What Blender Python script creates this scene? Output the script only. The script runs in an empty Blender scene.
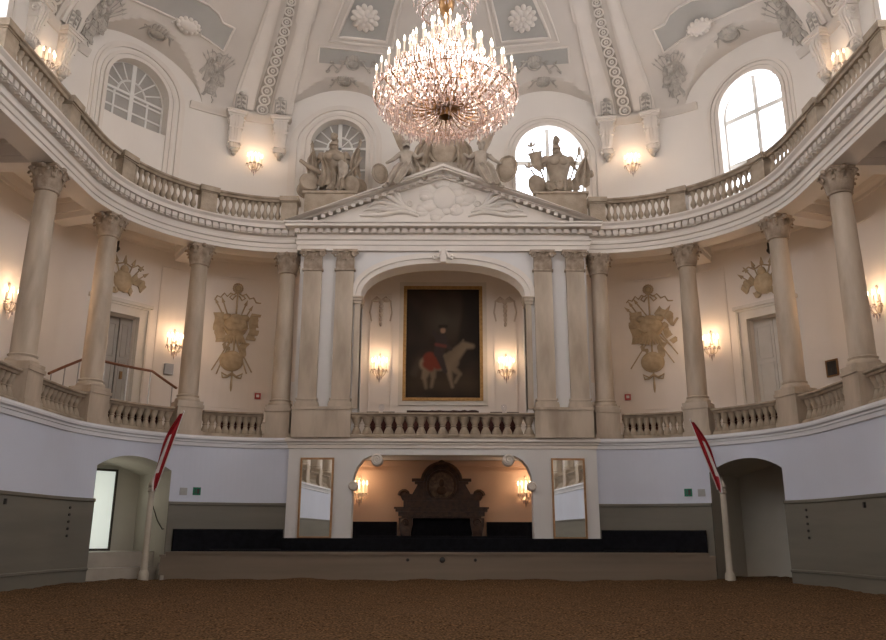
import bpy, bmesh, math, random
from math import sin, cos, pi, sqrt, radians, atan2, hypot
from mathutils import Matrix, Vector
random.seed(7)
scene = bpy.context.scene
COL = scene.collection

# ------------------------------------------------------------------ materials
MATS = {}
def mat(name, col, rough=.6, col2=None, scale=3., bump=0., metal=0., detail=5., bscale=None, stretch=None, lo=.38, hi=.66, spec=.4):
    m = bpy.data.materials.new(name); m.use_nodes = True
    nt = m.node_tree; b = nt.nodes['Principled BSDF']
    b.inputs['Base Color'].default_value = (*col, 1)
    b.inputs['Roughness'].default_value = rough
    b.inputs['Metallic'].default_value = metal
    b.inputs['Specular IOR Level'].default_value = spec
    if col2 is not None or bump:
        tc = nt.nodes.new('ShaderNodeTexCoord')
        mp = nt.nodes.new('ShaderNodeMapping')
        nt.links.new(tc.outputs['Object'], mp.inputs['Vector'])
        if stretch: mp.inputs['Scale'].default_value = stretch
    if col2 is not None:
        n = nt.nodes.new('ShaderNodeTexNoise'); n.inputs['Scale'].default_value = scale; n.inputs['Detail'].default_value = detail
        nt.links.new(mp.outputs['Vector'], n.inputs['Vector'])
        r = nt.nodes.new('ShaderNodeValToRGB')
        r.color_ramp.elements[0].position = lo; r.color_ramp.elements[0].color = (*col, 1)
        r.color_ramp.elements[1].position = hi; r.color_ramp.elements[1].color = (*col2, 1)
        nt.links.new(n.outputs['Fac'], r.inputs['Fac']); nt.links.new(r.outputs['Color'], b.inputs['Base Color'])
    if bump:
        n2 = nt.nodes.new('ShaderNodeTexNoise'); n2.inputs['Scale'].default_value = bscale or scale * 4; n2.inputs['Detail'].default_value = 6
        nt.links.new(mp.outputs['Vector'], n2.inputs['Vector'])
        bp = nt.nodes.new('ShaderNodeBump'); bp.inputs['Strength'].default_value = bump; bp.inputs['Distance'].default_value = .05
        nt.links.new(n2.outputs['Fac'], bp.inputs['Height']); nt.links.new(bp.outputs['Normal'], b.inputs['Normal'])
    MATS[name] = m
    return m
def emis(name, col, strength):
    m = bpy.data.materials.new(name); m.use_nodes = True
    nt = m.node_tree; b = nt.nodes['Principled BSDF']
    b.inputs['Base Color'].default_value = (*col, 1)
    b.inputs['Emission Color'].default_value = (*col, 1); b.inputs['Emission Strength'].default_value = strength
    return m

PLASTER = mat('white_plaster', (.78, .735, .68), .7, (.73, .685, .63), .35)
LOWPLASTER = mat('daylight_tinted_plaster', (.61, .645, .745), .7, (.57, .60, .69), .4)  # white plaster with the bluish cast of daylight mixed into its colour
SIDETRIM = mat('string_course_plaster', (.70, .70, .72), .65, (.65, .65, .67), .6)
PIERPL = mat('pier_white_plaster', (.71, .695, .68), .7, (.66, .645, .63), .4)
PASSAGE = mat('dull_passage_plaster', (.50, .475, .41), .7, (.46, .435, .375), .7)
CREAM = mat('cream_gallery_plaster', (.76, .70, .64), .7, (.71, .65, .59), .4)
PEACH = mat('peach_niche_plaster', (.62, .44, .32), .7, (.56, .39, .28), .5)
VAULT = mat('vault_plaster', (.66, .605, .545), .7, (.61, .56, .505), .5)
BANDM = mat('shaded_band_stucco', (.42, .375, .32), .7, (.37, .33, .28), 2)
TRIM = mat('trim_plaster', (.755, .695, .63), .6, (.70, .645, .585), .8)
GREY = mat('grey_stucco_field', (.46, .445, .41), .7, (.40, .385, .355), .6)
RELIEF = mat('grey_stucco_relief', (.52, .48, .425), .7, (.37, .34, .30), 3.5, bump=.4, bscale=14)
STONE = mat('veined_beige_marble', (.56, .47, .37), .5, (.37, .295, .22), 1.7, stretch=(1, 1, .25), detail=8)
STONE2 = mat('carved_sandstone', (.42, .34, .255), .65, (.29, .23, .165), 2.5, bump=.3, bscale=20)
CAPST = mat('weathered_capital_stone', (.46, .37, .285), .7, (.29, .225, .165), 4, bump=.3, bscale=25)
STATUE = mat('aged_statue_stone', (.43, .35, .265), .7, (.30, .24, .18), 3, bump=.4, bscale=22)
STATUEP = mat('pale_statue_stone', (.50, .43, .35), .7, (.37, .31, .25), 3, bump=.4, bscale=22)
FESTOON = mat('tinted_stucco', (.54, .46, .38), .7, (.47, .40, .33), 4)
GILT = mat('ochre_stucco', (.47, .365, .235), .6, (.37, .28, .17), 5, bump=.2)
DADO = mat('grey_beige_dado', (.178, .166, .134), .6, (.15, .14, .113), .8, stretch=(.3, .3, 3))
BARR = mat('beige_painted_boards', (.225, .178, .13), .55, (.195, .153, .112), 1.0, stretch=(.2, 1, 4))
SAND = mat('brown_riding_sand', (.050, .026, .011), .95, (.235, .138, .068), 24, bump=1.0, bscale=24, detail=12, lo=.40, hi=.66, spec=.1)
BLACK = mat('black_cloth', (.006, .006, .008), .9, (.010, .010, .013), 5, spec=.15)
DARKWOOD = mat('dark_brown_marble', (.085, .042, .022), .4, (.04, .019, .011), 6, bump=.1)
DISC = mat('mottled_grey_marble', (.22, .15, .10), .4, (.10, .065, .045), 8)
GOLD = mat('dull_gold', (.36, .21, .075), .45, (.26, .15, .05), 9, metal=.5)
COPPER = mat('copper_gilt_frame', (.46, .27, .14), .4, (.38, .21, .1), 8, metal=.45)
BRASS = mat('dark_brass', (.26, .145, .06), .35, (.25, .14, .06), 9, metal=.7)
SILVER = mat('pale_sconce_metal', (.62, .53, .42), .3, (.5, .42, .33), 9, metal=.7)
CANDLE = mat('ivory_candle', (.85, .74, .62), .5, (.8, .69, .57), 4)
WOOD = mat('red_brown_handrail', (.25, .10, .045), .4, (.18, .07, .03), 6, stretch=(1, 1, .3))
STEEL = mat('brushed_steel', (.45, .43, .4), .3, (.38, .36, .33), 8, metal=.8)
DOORW = mat('white_door_paint', (.62, .575, .51), .5, (.58, .535, .47), 2)
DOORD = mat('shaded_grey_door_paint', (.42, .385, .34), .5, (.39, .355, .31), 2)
RED = mat('red_flag_cloth', (.36, .012, .018), .8, (.28, .008, .014), 6)
WHITEC = mat('white_flag_cloth', (.74, .70, .68), .8, (.66, .62, .60), 6)
POSTM = mat('cream_post_paint', (.50, .45, .37), .5, (.45, .40, .33), 3)
REDBOX = mat('red_alarm_box', (.35, .03, .03), .5, (.3, .02, .02), 5)
WINF = mat('white_window_paint', (.76, .745, .71), .5, (.72, .705, .67), 2)
BLINDP = mat('grey_blind_pane', (.42, .395, .36), .15, (.33, .31, .285), .8, spec=.6)
DARKF = mat('dark_metal_frame', (.035, .03, .024), .5, (.05, .042, .034), 5)
GREENS = mat('green_sign', (.0, .16, .09), .5, (.0, .14, .08), 4)
GREYS = mat('grey_sign', (.36, .36, .36), .4, (.33, .33, .33), 4)
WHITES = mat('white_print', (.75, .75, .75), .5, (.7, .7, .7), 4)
PEG = mat('black_peg', (.02, .018, .016), .5, (.03, .026, .022), 5)
STEPM = mat('pale_stone_step', (.38, .34, .29), .5, (.33, .30, .25), 2)
DROLL = mat('dark_red_roll', (.05, .02, .014), .8, (.03, .012, .01), 6)
FLAME = emis('candle_flame', (1., .78, .52), 4.5)
FLAMEW = emis('chandelier_flame', (1., .86, .72), 5)

def special():
    m = bpy.data.materials.new('mirror_glass'); m.use_nodes = True
    b = m.node_tree.nodes['Principled BSDF']; b.inputs['Base Color'].default_value = (.86, .87, .85, 1)
    b.inputs['Metallic'].default_value = 1; b.inputs['Roughness'].default_value = .01
    g = bpy.data.materials.new('window_pane_glass'); g.use_nodes = True
    nt = g.node_tree; nt.nodes.clear()
    o = nt.nodes.new('ShaderNodeOutputMaterial'); mx = nt.nodes.new('ShaderNodeMixShader')
    t = nt.nodes.new('ShaderNodeBsdfTransparent'); t.inputs[0].default_value = (.96, .97, 1, 1)
    gl = nt.nodes.new('ShaderNodeBsdfGlossy'); gl.inputs['Roughness'].default_value = .05
    mx.inputs[0].default_value = .06
    nt.links.new(t.outputs[0], mx.inputs[1]); nt.links.new(gl.outputs[0], mx.inputs[2]); nt.links.new(mx.outputs[0], o.inputs[0])
    c = bpy.data.materials.new('cut_crystal'); c.use_nodes = True
    nt = c.node_tree; nt.nodes.clear()
    o = nt.nodes.new('ShaderNodeOutputMaterial')
    t = nt.nodes.new('ShaderNodeBsdfTransparent'); t.inputs[0].default_value = (1, .97, .95, 1)
    gl = nt.nodes.new('ShaderNodeBsdfGlossy'); gl.inputs['Roughness'].default_value = .06; gl.inputs[0].default_value = (1, .95, .92, 1)
    d = nt.nodes.new('ShaderNodeBsdfTranslucent'); d.inputs[0].default_value = (.92, .80, .78, 1)
    m1 = nt.nodes.new('ShaderNodeMixShader'); m1.inputs[0].default_value = .5
    m2 = nt.nodes.new('ShaderNodeMixShader'); m2.inputs[0].default_value = .38
    nt.links.new(gl.outputs[0], m1.inputs[1]); nt.links.new(d.outputs[0], m1.inputs[2])
    nt.links.new(m1.outputs[0], m2.inputs[1]); nt.links.new(t.outputs[0], m2.inputs[2]); nt.links.new(m2.outputs[0], o.inputs[0])
    f = bpy.data.materials.new('glowing_frosted_glass'); f.use_nodes = True
    nt = f.node_tree; b = nt.nodes['Principled BSDF']
    b.inputs['Base Color'].default_value = (.85, .88, .86, 1); b.inputs['Roughness'].default_value = .4
    nt2 = f.node_tree; n = nt2.nodes.new('ShaderNodeTexNoise'); n.inputs['Scale'].default_value = 1.4
    r = nt2.nodes.new('ShaderNodeValToRGB'); r.color_ramp.elements[0].color = (.72, .76, .73, 1); r.color_ramp.elements[1].color = (.92, .94, .92, 1)
    nt2.links.new(n.outputs['Fac'], r.inputs['Fac']); nt2.links.new(r.outputs['Color'], b.inputs['Base Color'])
    b.inputs['Emission Color'].default_value = (.9, .95, .88, 1); b.inputs['Emission Strength'].default_value = .30  # pane glows a little, standing in for daylight behind the door
    tr = nt.nodes.new('ShaderNodeBsdfTranslucent'); tr.inputs[0].default_value = (.9, .94, .92, 1)
    mx = nt.nodes.new('ShaderNodeMixShader'); mx.inputs[0].default_value = .25
    oo = nt.nodes['Material Output']
    nt.links.new(b.outputs[0], mx.inputs[1]); nt.links.new(tr.outputs[0], mx.inputs[2]); nt.links.new(mx.outputs[0], oo.inputs[0])
    p = bpy.data.materials.new('oil_paint_on_canvas'); p.use_nodes = True
    nt = p.node_tree; b = nt.nodes['Principled BSDF']; a = nt.nodes.new('ShaderNodeVertexColor'); a.layer_name = 'paint'
    nt.links.new(a.outputs['Color'], b.inputs['Base Color']); b.inputs['Roughness'].default_value = .55
    b.inputs['Specular IOR Level'].default_value = .15
    return m, g, c, f, p
MIRROR, GLASS, CRYSTAL, FROST, CANVAS = special()

# ------------------------------------------------------------------ mesh builder
class MB:
    def __init__(s): s.v = []; s.f = []; s.mi = []; s.M = Matrix.Identity(4); s.cur = 0
    def add(s, vs, fs):
        b = len(s.v)
        M = s.M
        s.v += [tuple(M @ Vector(p)) for p in vs]
        s.f += [tuple(b + i for i in f) for f in fs]; s.mi += [s.cur] * len(fs)
    def box(s, x0, x1, y0, y1, z0, z1):
        s.add([(x0,y0,z0),(x1,y0,z0),(x1,y1,z0),(x0,y1,z0),(x0,y0,z1),(x1,y0,z1),(x1,y1,z1),(x0,y1,z1)],
              [(0,3,2,1),(4,5,6,7),(0,1,5,4),(1,2,6,5),(2,3,7,6),(3,0,4,7)])
    def prism(s, poly, y0, y1):                      # polygon in x,z extruded along y
        n = len(poly)
        s.add([(x, y0, z) for x, z in poly] + [(x, y1, z) for x, z in poly],
              [tuple(range(n)), tuple(range(2*n-1, n-1, -1))] + [(i, i+n, (i+1) % n + n, (i+1) % n) for i in range(n)])
    def lathe(s, prof, n=16, c=(0,0,0), sx=1, sy=1, cap=True, sq=False):
        vs = []; fs = []
        for r, z in prof:
            for k in range(n):
                a = 2*pi*(k + (.5 if sq else 0))/n
                vs.append((c[0] + r*sx*cos(a), c[1] + r*sy*sin(a), c[2] + z))
        m = len(prof)
        for j in range(m-1):
            for k in range(n):
                k2 = (k+1) % n
                fs.append((j*n+k, j*n+k2, (j+1)*n+k2, (j+1)*n+k))
        if cap:
            fs.append(tuple(range(n-1, -1, -1))); fs.append(tuple((m-1)*n + k for k in range(n)))
        s.add(vs, fs)
    def tube(s, pts, r, n=6, closed=False):
        P = [Vector(p) for p in pts]; m = len(P)
        rr = r if isinstance(r, (list, tuple)) else [r]*m
        vs = []; fs = []; prev = None
        for i in range(m):
            a = P[(i-1) % m] if (closed or i > 0) else P[i]; b = P[(i+1) % m] if (closed or i < m-1) else P[i]
            d = b - a
            if d.length < 1e-9: d = Vector((0,0,1))
            d.normalize()
            if prev is None:
                u = d.orthogonal().normalized()
            else:
                u = prev - d*prev.dot(d)
                u = u.normalized() if u.length > 1e-6 else d.orthogonal().normalized()
            prev = u; w = d.cross(u)
            for k in range(n):
                t = 2*pi*k/n
                vs.append(tuple(P[i] + (u*cos(t) + w*sin(t))*rr[i]))
        for i in range(m if closed else m-1):
            j = (i+1) % m
            for k in range(n):
                k2 = (k+1) % n
                fs.append((i*n+k, i*n+k2, j*n+k2, j*n+k))
        if not closed:
            fs.append(tuple(range(n-1, -1, -1))); fs.append(tuple((m-1)*n+k for k in range(n)))
        s.add(vs, fs)
    def ell(s, c, r, n=12, m=8, rot=None):
        if not isinstance(r, (list, tuple)): r = (r, r, r)
        vs = []; fs = []
        R = Matrix.Rotation(rot[0], 3, rot[1]) if rot else None
        def P(x, y, z):
            q = Vector((x*r[0], y*r[1], z*r[2]))
            if R: q = R @ q
            return (c[0]+q[0], c[1]+q[1], c[2]+q[2])
        vs.append(P(0,0,-1))
        for j in range(1, m):
            b = -pi/2 + pi*j/m
            for k in range(n):
                a = 2*pi*k/n; vs.append(P(cos(b)*cos(a), cos(b)*sin(a), sin(b)))
        vs.append(P(0,0,1)); L = len(vs)-1
        for k in range(n):
            k2 = (k+1) % n
            fs.append((0, 1+k2, 1+k)); fs.append((L, 1+(m-2)*n+k, 1+(m-2)*n+k2))
            for j in range(m-2):
                fs.append((1+j*n+k, 1+j*n+k2, 1+(j+1)*n+k2, 1+(j+1)*n+k))
        s.add(vs, fs)
    def sweep(s, path, prof, closed_prof=True, caps=True):  # path: list of (point(o,z)->xyz)
        vs = []; fs = []; m = len(prof)
        for fn in path:
            for o, z in prof: vs.append(fn(o, z))
        for i in range(len(path)-1):
            for k in range(m if closed_prof else m-1):
                k2 = (k+1) % m
                fs.append((i*m+k, i*m+k2, (i+1)*m+k2, (i+1)*m+k))
        if closed_prof and caps:
            fs.append(tuple(range(m))); fs.append(tuple((len(path)-1)*m + k for k in range(m-1, -1, -1)))
        s.add(vs, fs)
    def octa(s, c, r, h):
        x, y, z = c
        s.add([(x,y,z+h*.45),(x+r,y,z),(x,y+r,z),(x-r,y,z),(x,y-r,z),(x,y,z-h)],
              [(0,1,2),(0,2,3),(0,3,4),(0,4,1),(5,2,1),(5,3,2),(5,4,3),(5,1,4)])
    def build(s, name, m, parent=None, smooth=35, recalc=True, loc=None):
        me = bpy.data.meshes.new(name)
        me.from_pydata(s.v, [], s.f)
        for mm in (m if isinstance(m, (list, tuple)) else [m]): me.materials.append(mm)
        if len(me.materials) > 1: me.polygons.foreach_set('material_index', s.mi)
        if recalc:
            bm = bmesh.new(); bm.from_mesh(me); bmesh.ops.recalc_face_normals(bm, faces=bm.faces); bm.to_mesh(me); bm.free()
        if smooth:
            me.shade_smooth(); me.set_sharp_from_angle(angle=radians(smooth))
        me.update()
        o = bpy.data.objects.new(name, me); COL.objects.link(o)
        if parent: o.parent = parent
        if loc: o.location = loc
        return o

def tag(o, label=None, cat=None, group=None, kind=None):
    if label: o['label'] = label
    if cat: o['category'] = cat
    if group: o['group'] = group
    if kind: o['kind'] = kind
    return o
def thing(name, label, cat, M=None, group=None):
    o = bpy.data.objects.new(name, None); COL.objects.link(o); o.empty_display_size = .1
    if M is not None: o.matrix_world = M
    return tag(o, label, cat, group)
def struct(o, label=None): return tag(o, label, None, None, 'structure')
def kids(o): return [c for c in COL.objects if c.parent == o]
def copy_tree(o, M=None, label=None, group=None, parent=None, KC={}):
    c = o.copy(); COL.objects.link(c)
    if parent: c.parent = parent
    if o.name not in KC: KC[o.name] = kids(o)
    for k in KC[o.name]: copy_tree(k, parent=c)
    if M is not None: c.matrix_world = M
    if label: c['label'] = label
    if group: c['group'] = group
    return c

# ------------------------------------------------------------------ plan of the hall: side walls, round corners, end wall
W, R, CX, CY = 12.05, 6., 6.05, 24.
ARC = CX + R*pi/2; UEND = ARC + 49.
def U2P(u, o):
    sg = 1 if u >= 0 else -1; u = abs(u)
    if u < CX: return (sg*u, CY+R+o)
    if u < ARC:
        a = (u-CX)/R; return (sg*(CX+(R+o)*sin(a)), CY+(R+o)*cos(a))
    return (sg*(W+o), CY-(u-ARC))
def frame(u, o, z):
    sg = 1 if u >= 0 else -1; au = abs(u)
    a = 0 if au < CX else min((au-CX)/R, pi/2)
    a *= sg
    x, y = U2P(u, o)
    X = Vector((cos(a), -sin(a), 0)); Y = Vector((sin(a), cos(a), 0))
    M = Matrix.Identity(4)
    for i in range(3): M[i][0] = X[i]; M[i][1] = Y[i]; M[i][2] = (0, 0, 1)[i]
    M[0][3], M[1][3], M[2][3] = x, y, z
    return M
def usteps(u0, u1, du=.2, dus=2.):
    out = [u0]; u = u0
    marks = sorted(x for x in (-ARC, -CX, CX, ARC) if u0 < x < u1)
    while u < u1 - 1e-6:
        au = abs(u + 1e-6)
        curved = CX - 1e-6 <= au < ARC or (u < 0 and CX < au <= ARC + 1e-6)
        n = u + (du if curved else dus)
        for mk in marks:
            if u + 1e-6 < mk < n: n = mk
        u = min(n, u1); out.append(u)
    return out
def upath(u0, u1, du=.2): return [(lambda o, z, u=u: (*U2P(u, o), z)) for u in usteps(u0, u1, du)]

def wall_with_openings(mb, mp, u0, u1, z0, ztop, ops, th, steps=None, du=.15, rev=0):
    """ops: (ua, ub, zb, zt(u)); mp(u, d, z) -> point"""
    zt_ = ztop if callable(ztop) else (lambda u: ztop)
    br = set(round(x, 5) for x in (steps or [u0, u1]))
    for a, b, zb, zt in ops:
        n = 20
        for k in range(n+1): br.add(round(a + (b-a)*(.5 - .5*cos(pi*k/n)), 5))
    br = sorted(x for x in br if u0 - 1e-6 <= x <= u1 + 1e-6)
    def q(*p): mb.add(list(p), [(0,1,2,3)])
    for a, b in zip(br[:-1], br[1:]):
        mid = (a+b)/2
        op = next((o for o in ops if o[0] < mid < o[1]), None)
        if op is None:
            q(mp(a,0,z0), mp(b,0,z0), mp(b,0,zt_(b)), mp(a,0,zt_(a)))
        else:
            zb, zt = op[2], op[3]
            if zb > z0 + 1e-4:
                q(mp(a,0,z0), mp(b,0,z0), mp(b,0,zb), mp(a,0,zb))
                q(mp(a,0,zb), mp(b,0,zb), mp(b,th,zb), mp(a,th,zb))
            q(mp(a,0,zt(a)), mp(b,0,zt(b)), mp(b,0,zt_(b)), mp(a,0,zt_(a)))
            mb.cur = rev; q(mp(a,0,zt(a)), mp(a,th,zt(a)), mp(b,th,zt(b)), mp(b,0,zt(b))); mb.cur = 0
    mb.cur = rev
    for a, b, zb, zt in ops:
        for u in (a, b):
            if zt(u) > zb + 1e-3: q(mp(u,0,zb), mp(u,th,zb), mp(u,th,zt(u)), mp(u,0,zt(u)))
    mb.cur = 0

def arc_top(uc, hw, zs, rise, n=2.):
    return lambda u: zs + rise*max(0, 1 - min(1, abs((u-uc)/hw))**n)**(1/n)

# ------------------------------------------------------------------ levels
ZG = 5.0        # lower gallery floor
ZP = 6.13         # top of column pedestals
ZC = 12.35       # underside of gallery entablature
ZU = 13.5        # upper gallery floor
OU = 2.3         # upper wall offset
OR = 2.4         # gallery rear wall offset
ZS = 19.7        # vault springing
CA, CB, CN = 6.5, 4.9, 1.6

# windows in the upper wall: (u, half width in u, physical half width, blind?)
def usc(u, o): return (R + o)/R if CX < abs(u) < ARC else 1.
WINS = []
for sg in (-1, 1):
    WINS.append((sg*4.72, 1.24 if sg < 0 else 1.5, 18.45 if sg < 0 else 17.9, sg < 0)); WINS.append((sg*11.55, 1.40 if sg < 0 else 1.42, 19.1 if sg < 0 else 18.65, sg < 0))
    for k in range(6): WINS.append((sg*(19.17+7.6*k - (.42 if k == 0 else 0)), 1.6, 18.4, False))
def lun(u):
    best = None
    for uc, hw, zs, bl in WINS:
        k = usc(uc, OU); w = 2.85 if abs(uc) > 5 else 2.4
        d = (u-uc)*k
        if abs(d) < w:
            z = 19.4 + (1.8 if abs(uc) < 5 else 2.1)*sqrt(1-(d/w)**2)
            best = z if best is None else max(best, z)
    return best
def cove(o):
    k = min(1, max(0, (OU-o)/CA)); return ZS + CB*max(0, 1-(1-k)**CN)**(1/CN)
def ceil_z(u, o):
    z = cove(o); l = lun(u)
    if l is not None: z = max(z, min(l + .3*(OU-o), ZS+CB))
    return z
def frame_ceiling(u, o, yaw=0):
    e = .02
    def P(u, o): return Vector((*U2P(u, o), cove(o)))
    X = (P(u+e, o) - P(u-e, o)).normalized(); Z = (P(u, o-e) - P(u, o+e)).normalized()
    Y = Z.cross(X).normalized(); X = Y.cross(Z).normalized()
    M = Matrix.Identity(4); p = Vector((*U2P(u, o), ceil_z(u, o)))
    for i in range(3): M[i][0] = X[i]; M[i][1] = Y[i]; M[i][2] = Z[i]; M[i][3] = p[i]
    return M @ Matrix.Rotation(yaw, 4, 'Y')
def frame_lunette(u, o, yaw=0):
    e = .02
    def P(u, o): return Vector((*U2P(u, o), ceil_z(u, o)))
    X = (P(u+e, o) - P(u-e, o)).normalized(); Z = (P(u, o-e) - P(u, o+e)).normalized()
    Y = Z.cross(X).normalized(); X = Y.cross(Z).normalized()
    M = Matrix.Identity(4); p = P(u, o)
    for i in range(3): M[i][0] = X[i]; M[i][1] = Y[i]; M[i][2] = Z[i]; M[i][3] = p[i]
    return M @ Matrix.Rotation(yaw, 4, 'Y')

# ------------------------------------------------------------------ floor
def sand_h(x, y):
    # distance inside the end wall: the sand banks up against the kickboards
    d = min(12.0 - abs(x), 28.0 - y) if y < 24 else min(28.0 - y, 5.5 - hypot(max(0, abs(x)-CX), max(0, y-CY)))
    bank = .09*max(0, 1 - max(0, d)/2.5)**2
    return bank + .03*sin(1.3*x+.5*y)*sin(.9*y-.4*x) + .02*sin(3.1*x+1.7*y) + random.uniform(-.018, .018)
b = MB()
nx, ny = 130, 190; xs = [-13 + 26*i/nx for i in range(nx+1)]; ys = [2 + 28.5*j/ny for j in range(ny+1)]
b.add([(x, y, sand_h(x, y)) for y in ys for x in xs], [(j*(nx+1)+i, j*(nx+1)+i+1, (j+1)*(nx+1)+i+1, (j+1)*(nx+1)+i) for j in range(ny) for i in range(nx)])
b.box(-17, 17, -26, 2.02, -.1, 0); b.box(-17, 17, 2.0, 36, -.2, -.1)
struct(b.build('floor', SAND, smooth=60), 'brown loose sand and wood chip floor of the riding arena')

# ------------------------------------------------------------------ lower arena walls
SEG = lambda a, c, zs, rise: (lambda u: zs + rise*(1 - ((u-(a+c)/2)/((c-a)/2))**2))
def lowmap(u, d, z): return (*U2P(u, -.4+d), z)
for sg, nm in ((-1, 'left'), (1, 'right')):
    b = MB()
    a0, a1 = (5.5, UEND) if sg > 0 else (-UEND, -5.5)
    d0, d1 = (9.95, 12.88) if sg > 0 else (-13.15, -10.12)
    wall_with_openings(b, lowmap, a0, a1, 0, 4.7, [(d0, d1, 0, SEG(d0, d1, 3.70, .42))], 3.3, usteps(a0, a1), rev=1)
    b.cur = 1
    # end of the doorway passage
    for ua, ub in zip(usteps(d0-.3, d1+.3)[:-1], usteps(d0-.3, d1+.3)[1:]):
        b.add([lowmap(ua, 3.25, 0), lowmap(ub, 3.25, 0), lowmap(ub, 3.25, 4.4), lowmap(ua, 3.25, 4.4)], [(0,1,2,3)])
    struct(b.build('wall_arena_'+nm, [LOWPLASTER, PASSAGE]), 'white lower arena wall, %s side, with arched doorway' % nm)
    b = MB()
    pr = [(-.38, 0), (-.46, 0), (-.46, .42), (-.50, .44), (-.50, .5), (-.46, .52), (-.46, 2.52), (-.51, 2.55), (-.51, 2.63), (-.38, 2.65)]
    for ra, rb in ((5.69, 9.95 if sg > 0 else 10.12), (12.88 if sg > 0 else 13.15, UEND)):
        b.sweep(upath(*((ra, rb) if sg > 0 else (-rb, -ra))), pr)
    struct(b.build('trim_dado_'+nm, DADO, smooth=30), 'grey beige boarded dado along the %s arena wall' % nm)
# string course / gallery slab
b = MB()
pr = [(-.42, 4.6), (-.45, 4.62), (-.45, 4.74), (-.48, 4.76), (-.48, 4.82), (-.54, 4.86), (-.54, 4.92), (-.50, ZG-.02), (-.50, ZG), (2.5, ZG), (2.5, 4.6)]
b.sweep(upath(-UEND, UEND), pr)
b.box(-5.8, 5.8, 30, 34.4, 4.55, 4.75)
struct(b.build('trim_string_course', SIDETRIM, smooth=30), 'white moulded string course under the gallery balustrade')
# ------------------------------------------------------------------ gallery rear wall with doors
b = MB()
GD = [(sg*11.3-.57, sg*11.3+.57, ZG, lambda u: 9.72) for sg in (-1, 1)]
wall_with_openings(b, lambda u, d, z: (*U2P(u, OR+d), z), -UEND, UEND, ZG, 13.12, GD, .5, usteps(-UEND, UEND))
struct(b.build('wall_gallery', CREAM), 'cream rear wall of the lower gallery')
# entablature, gallery ceiling, upper floor: one swept section
b = MB()
pr = [(-.36, ZC), (-.36, 12.50), (-.40, 12.52), (-.40, 12.68), (-.46, 12.71), (-.46, 12.8), (-.40, 12.83), (-.40, 12.98), (-.50, 13.02),
      (-.50, 13.2), (-.74, 13.22), (-.74, 13.36), (-.82, 13.45), (-.82, 13.5), (2.5, ZU), (2.5, 13.1), (.40, 13.1), (.40, ZC)]
b.sweep(upath(-UEND, UEND, .12), pr)
struct(b.build('trim_entablature', TRIM, smooth=30), 'white curved entablature carrying the upper gallery')
b = MB()   # dentil blocks under the cornice
u = -27.
while u < 27.:
    if abs(u) > 5.7:
        b.M = frame(u, -.5, 13.03); k = .1*(1 if abs(u) > ARC or abs(u) < CX else (R-.5)/R)
        b.box(-.10, .10, -.15, .02, .0, .18); b.box(-.07, .07, -.11, .02, -.05, .0)
    u += .30
b.M = Matrix.Identity(4)
struct(b.build('trim_dentils', TRIM, smooth=0), 'row of dentil blocks under the curved cornice')
b = MB()   # beams crossing the gallery ceiling
CU = [6.2, 9.62, 13.45, 17.27, 21.07]
for sg in (-1, 1):
    for u in CU + [24.9]:
        b.M = frame(sg*u, 0, 0); b.box(-.32, .32, .38, 2.45, ZC+.02, 13.12); b.box(-.38, .38, .38, 2.45, ZC+.25, 13.12); b.box(-.46, .46, .38, 2.45, 12.95, 13.12)
b.M = Matrix.Identity(4)
struct(b.build('ceiling_beams', CREAM, smooth=0), 'cream beams crossing the gallery ceiling')
b = MB()   # mouldings on the rear gallery wall
def rect_frame(b, x0, x1, z0, z1, w=.07, d=.05):
    for (a, c, e, f) in ((x0, x1, z0, z0+w), (x0, x1, z1-w, z1), (x0, x0+w, z0+w, z1-w), (x1-w, x1, z0+w, z1-w)):
        b.box(a, c, -d, .01, e, f); 
for sg in (-1, 1):
    b.M = frame(sg*7.98, OR, 0); rect_frame(b, -1.38, 1.38, 6.35, 12.1, .07, .06); rect_frame(b, -1.25, 1.25, 6.48, 11.97, .03, .04)
    for uu in (14.4, 18.2):
        b.M = frame(sg*uu, OR, 0); rect_frame(b, -1.2, 1.2, 6.3, 12.0, .07, .05)
    b.M = frame(sg*9.75, OR, 0); rect_frame(b, -.62, .62, 6.35, 12.1, .06, .05)
    b.M = frame(sg*2.63, OR, 0); rect_frame(b, -.48, .48, 6.0, 11.5, .05, .05)
b.M = Matrix.Identity(4)
b.sweep(upath(-27, 27), [(OR-.06, 12.7), (OR-.06, 12.82), (OR-.16, 12.95), (OR-.2, 13.1), (OR+.02, 13.1), (OR+.02, 12.7)])
for ra, rb in ((-10.3, 10.3), (12.3, 27), (-27, -12.3)):
    b.sweep(upath(ra, rb), [(OR-.05, ZG), (OR-.07, 5.9), (OR-.1, 5.95), (OR-.05, 6.1), (OR+.02, 6.1), (OR+.02, ZG)])
struct(b.build('trim_gallery_panels', CREAM, smooth=20), 'moulded wall panels and cove of the gallery rear wall')

# ------------------------------------------------------------------ upper wall, ceiling vault
b = MB()
ops = []
for uc, hw, zs, bl in WINS:
    k = usc(uc, OU); ops.append((uc-hw/k, uc+hw/k, 17.7 if bl and abs(uc) > 5 else 14.9, arc_top(uc, hw/k, zs, hw)))
def wall_top(u):
    l = lun(u); return max(ZS, l or 0) + .3
st = [x for x in usteps(-UEND, UEND, .12, .5)]
x = -6.
while x <= 6: st.append(x); x += .1
wall_with_openings(b, lambda u, d, z: (*U2P(u, OU+d), z), -UEND, UEND, ZU, wall_top, ops, .55, sorted(set(st)))
struct(b.build('wall_upper', PLASTER), 'white upper wall of the clerestory')
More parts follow.
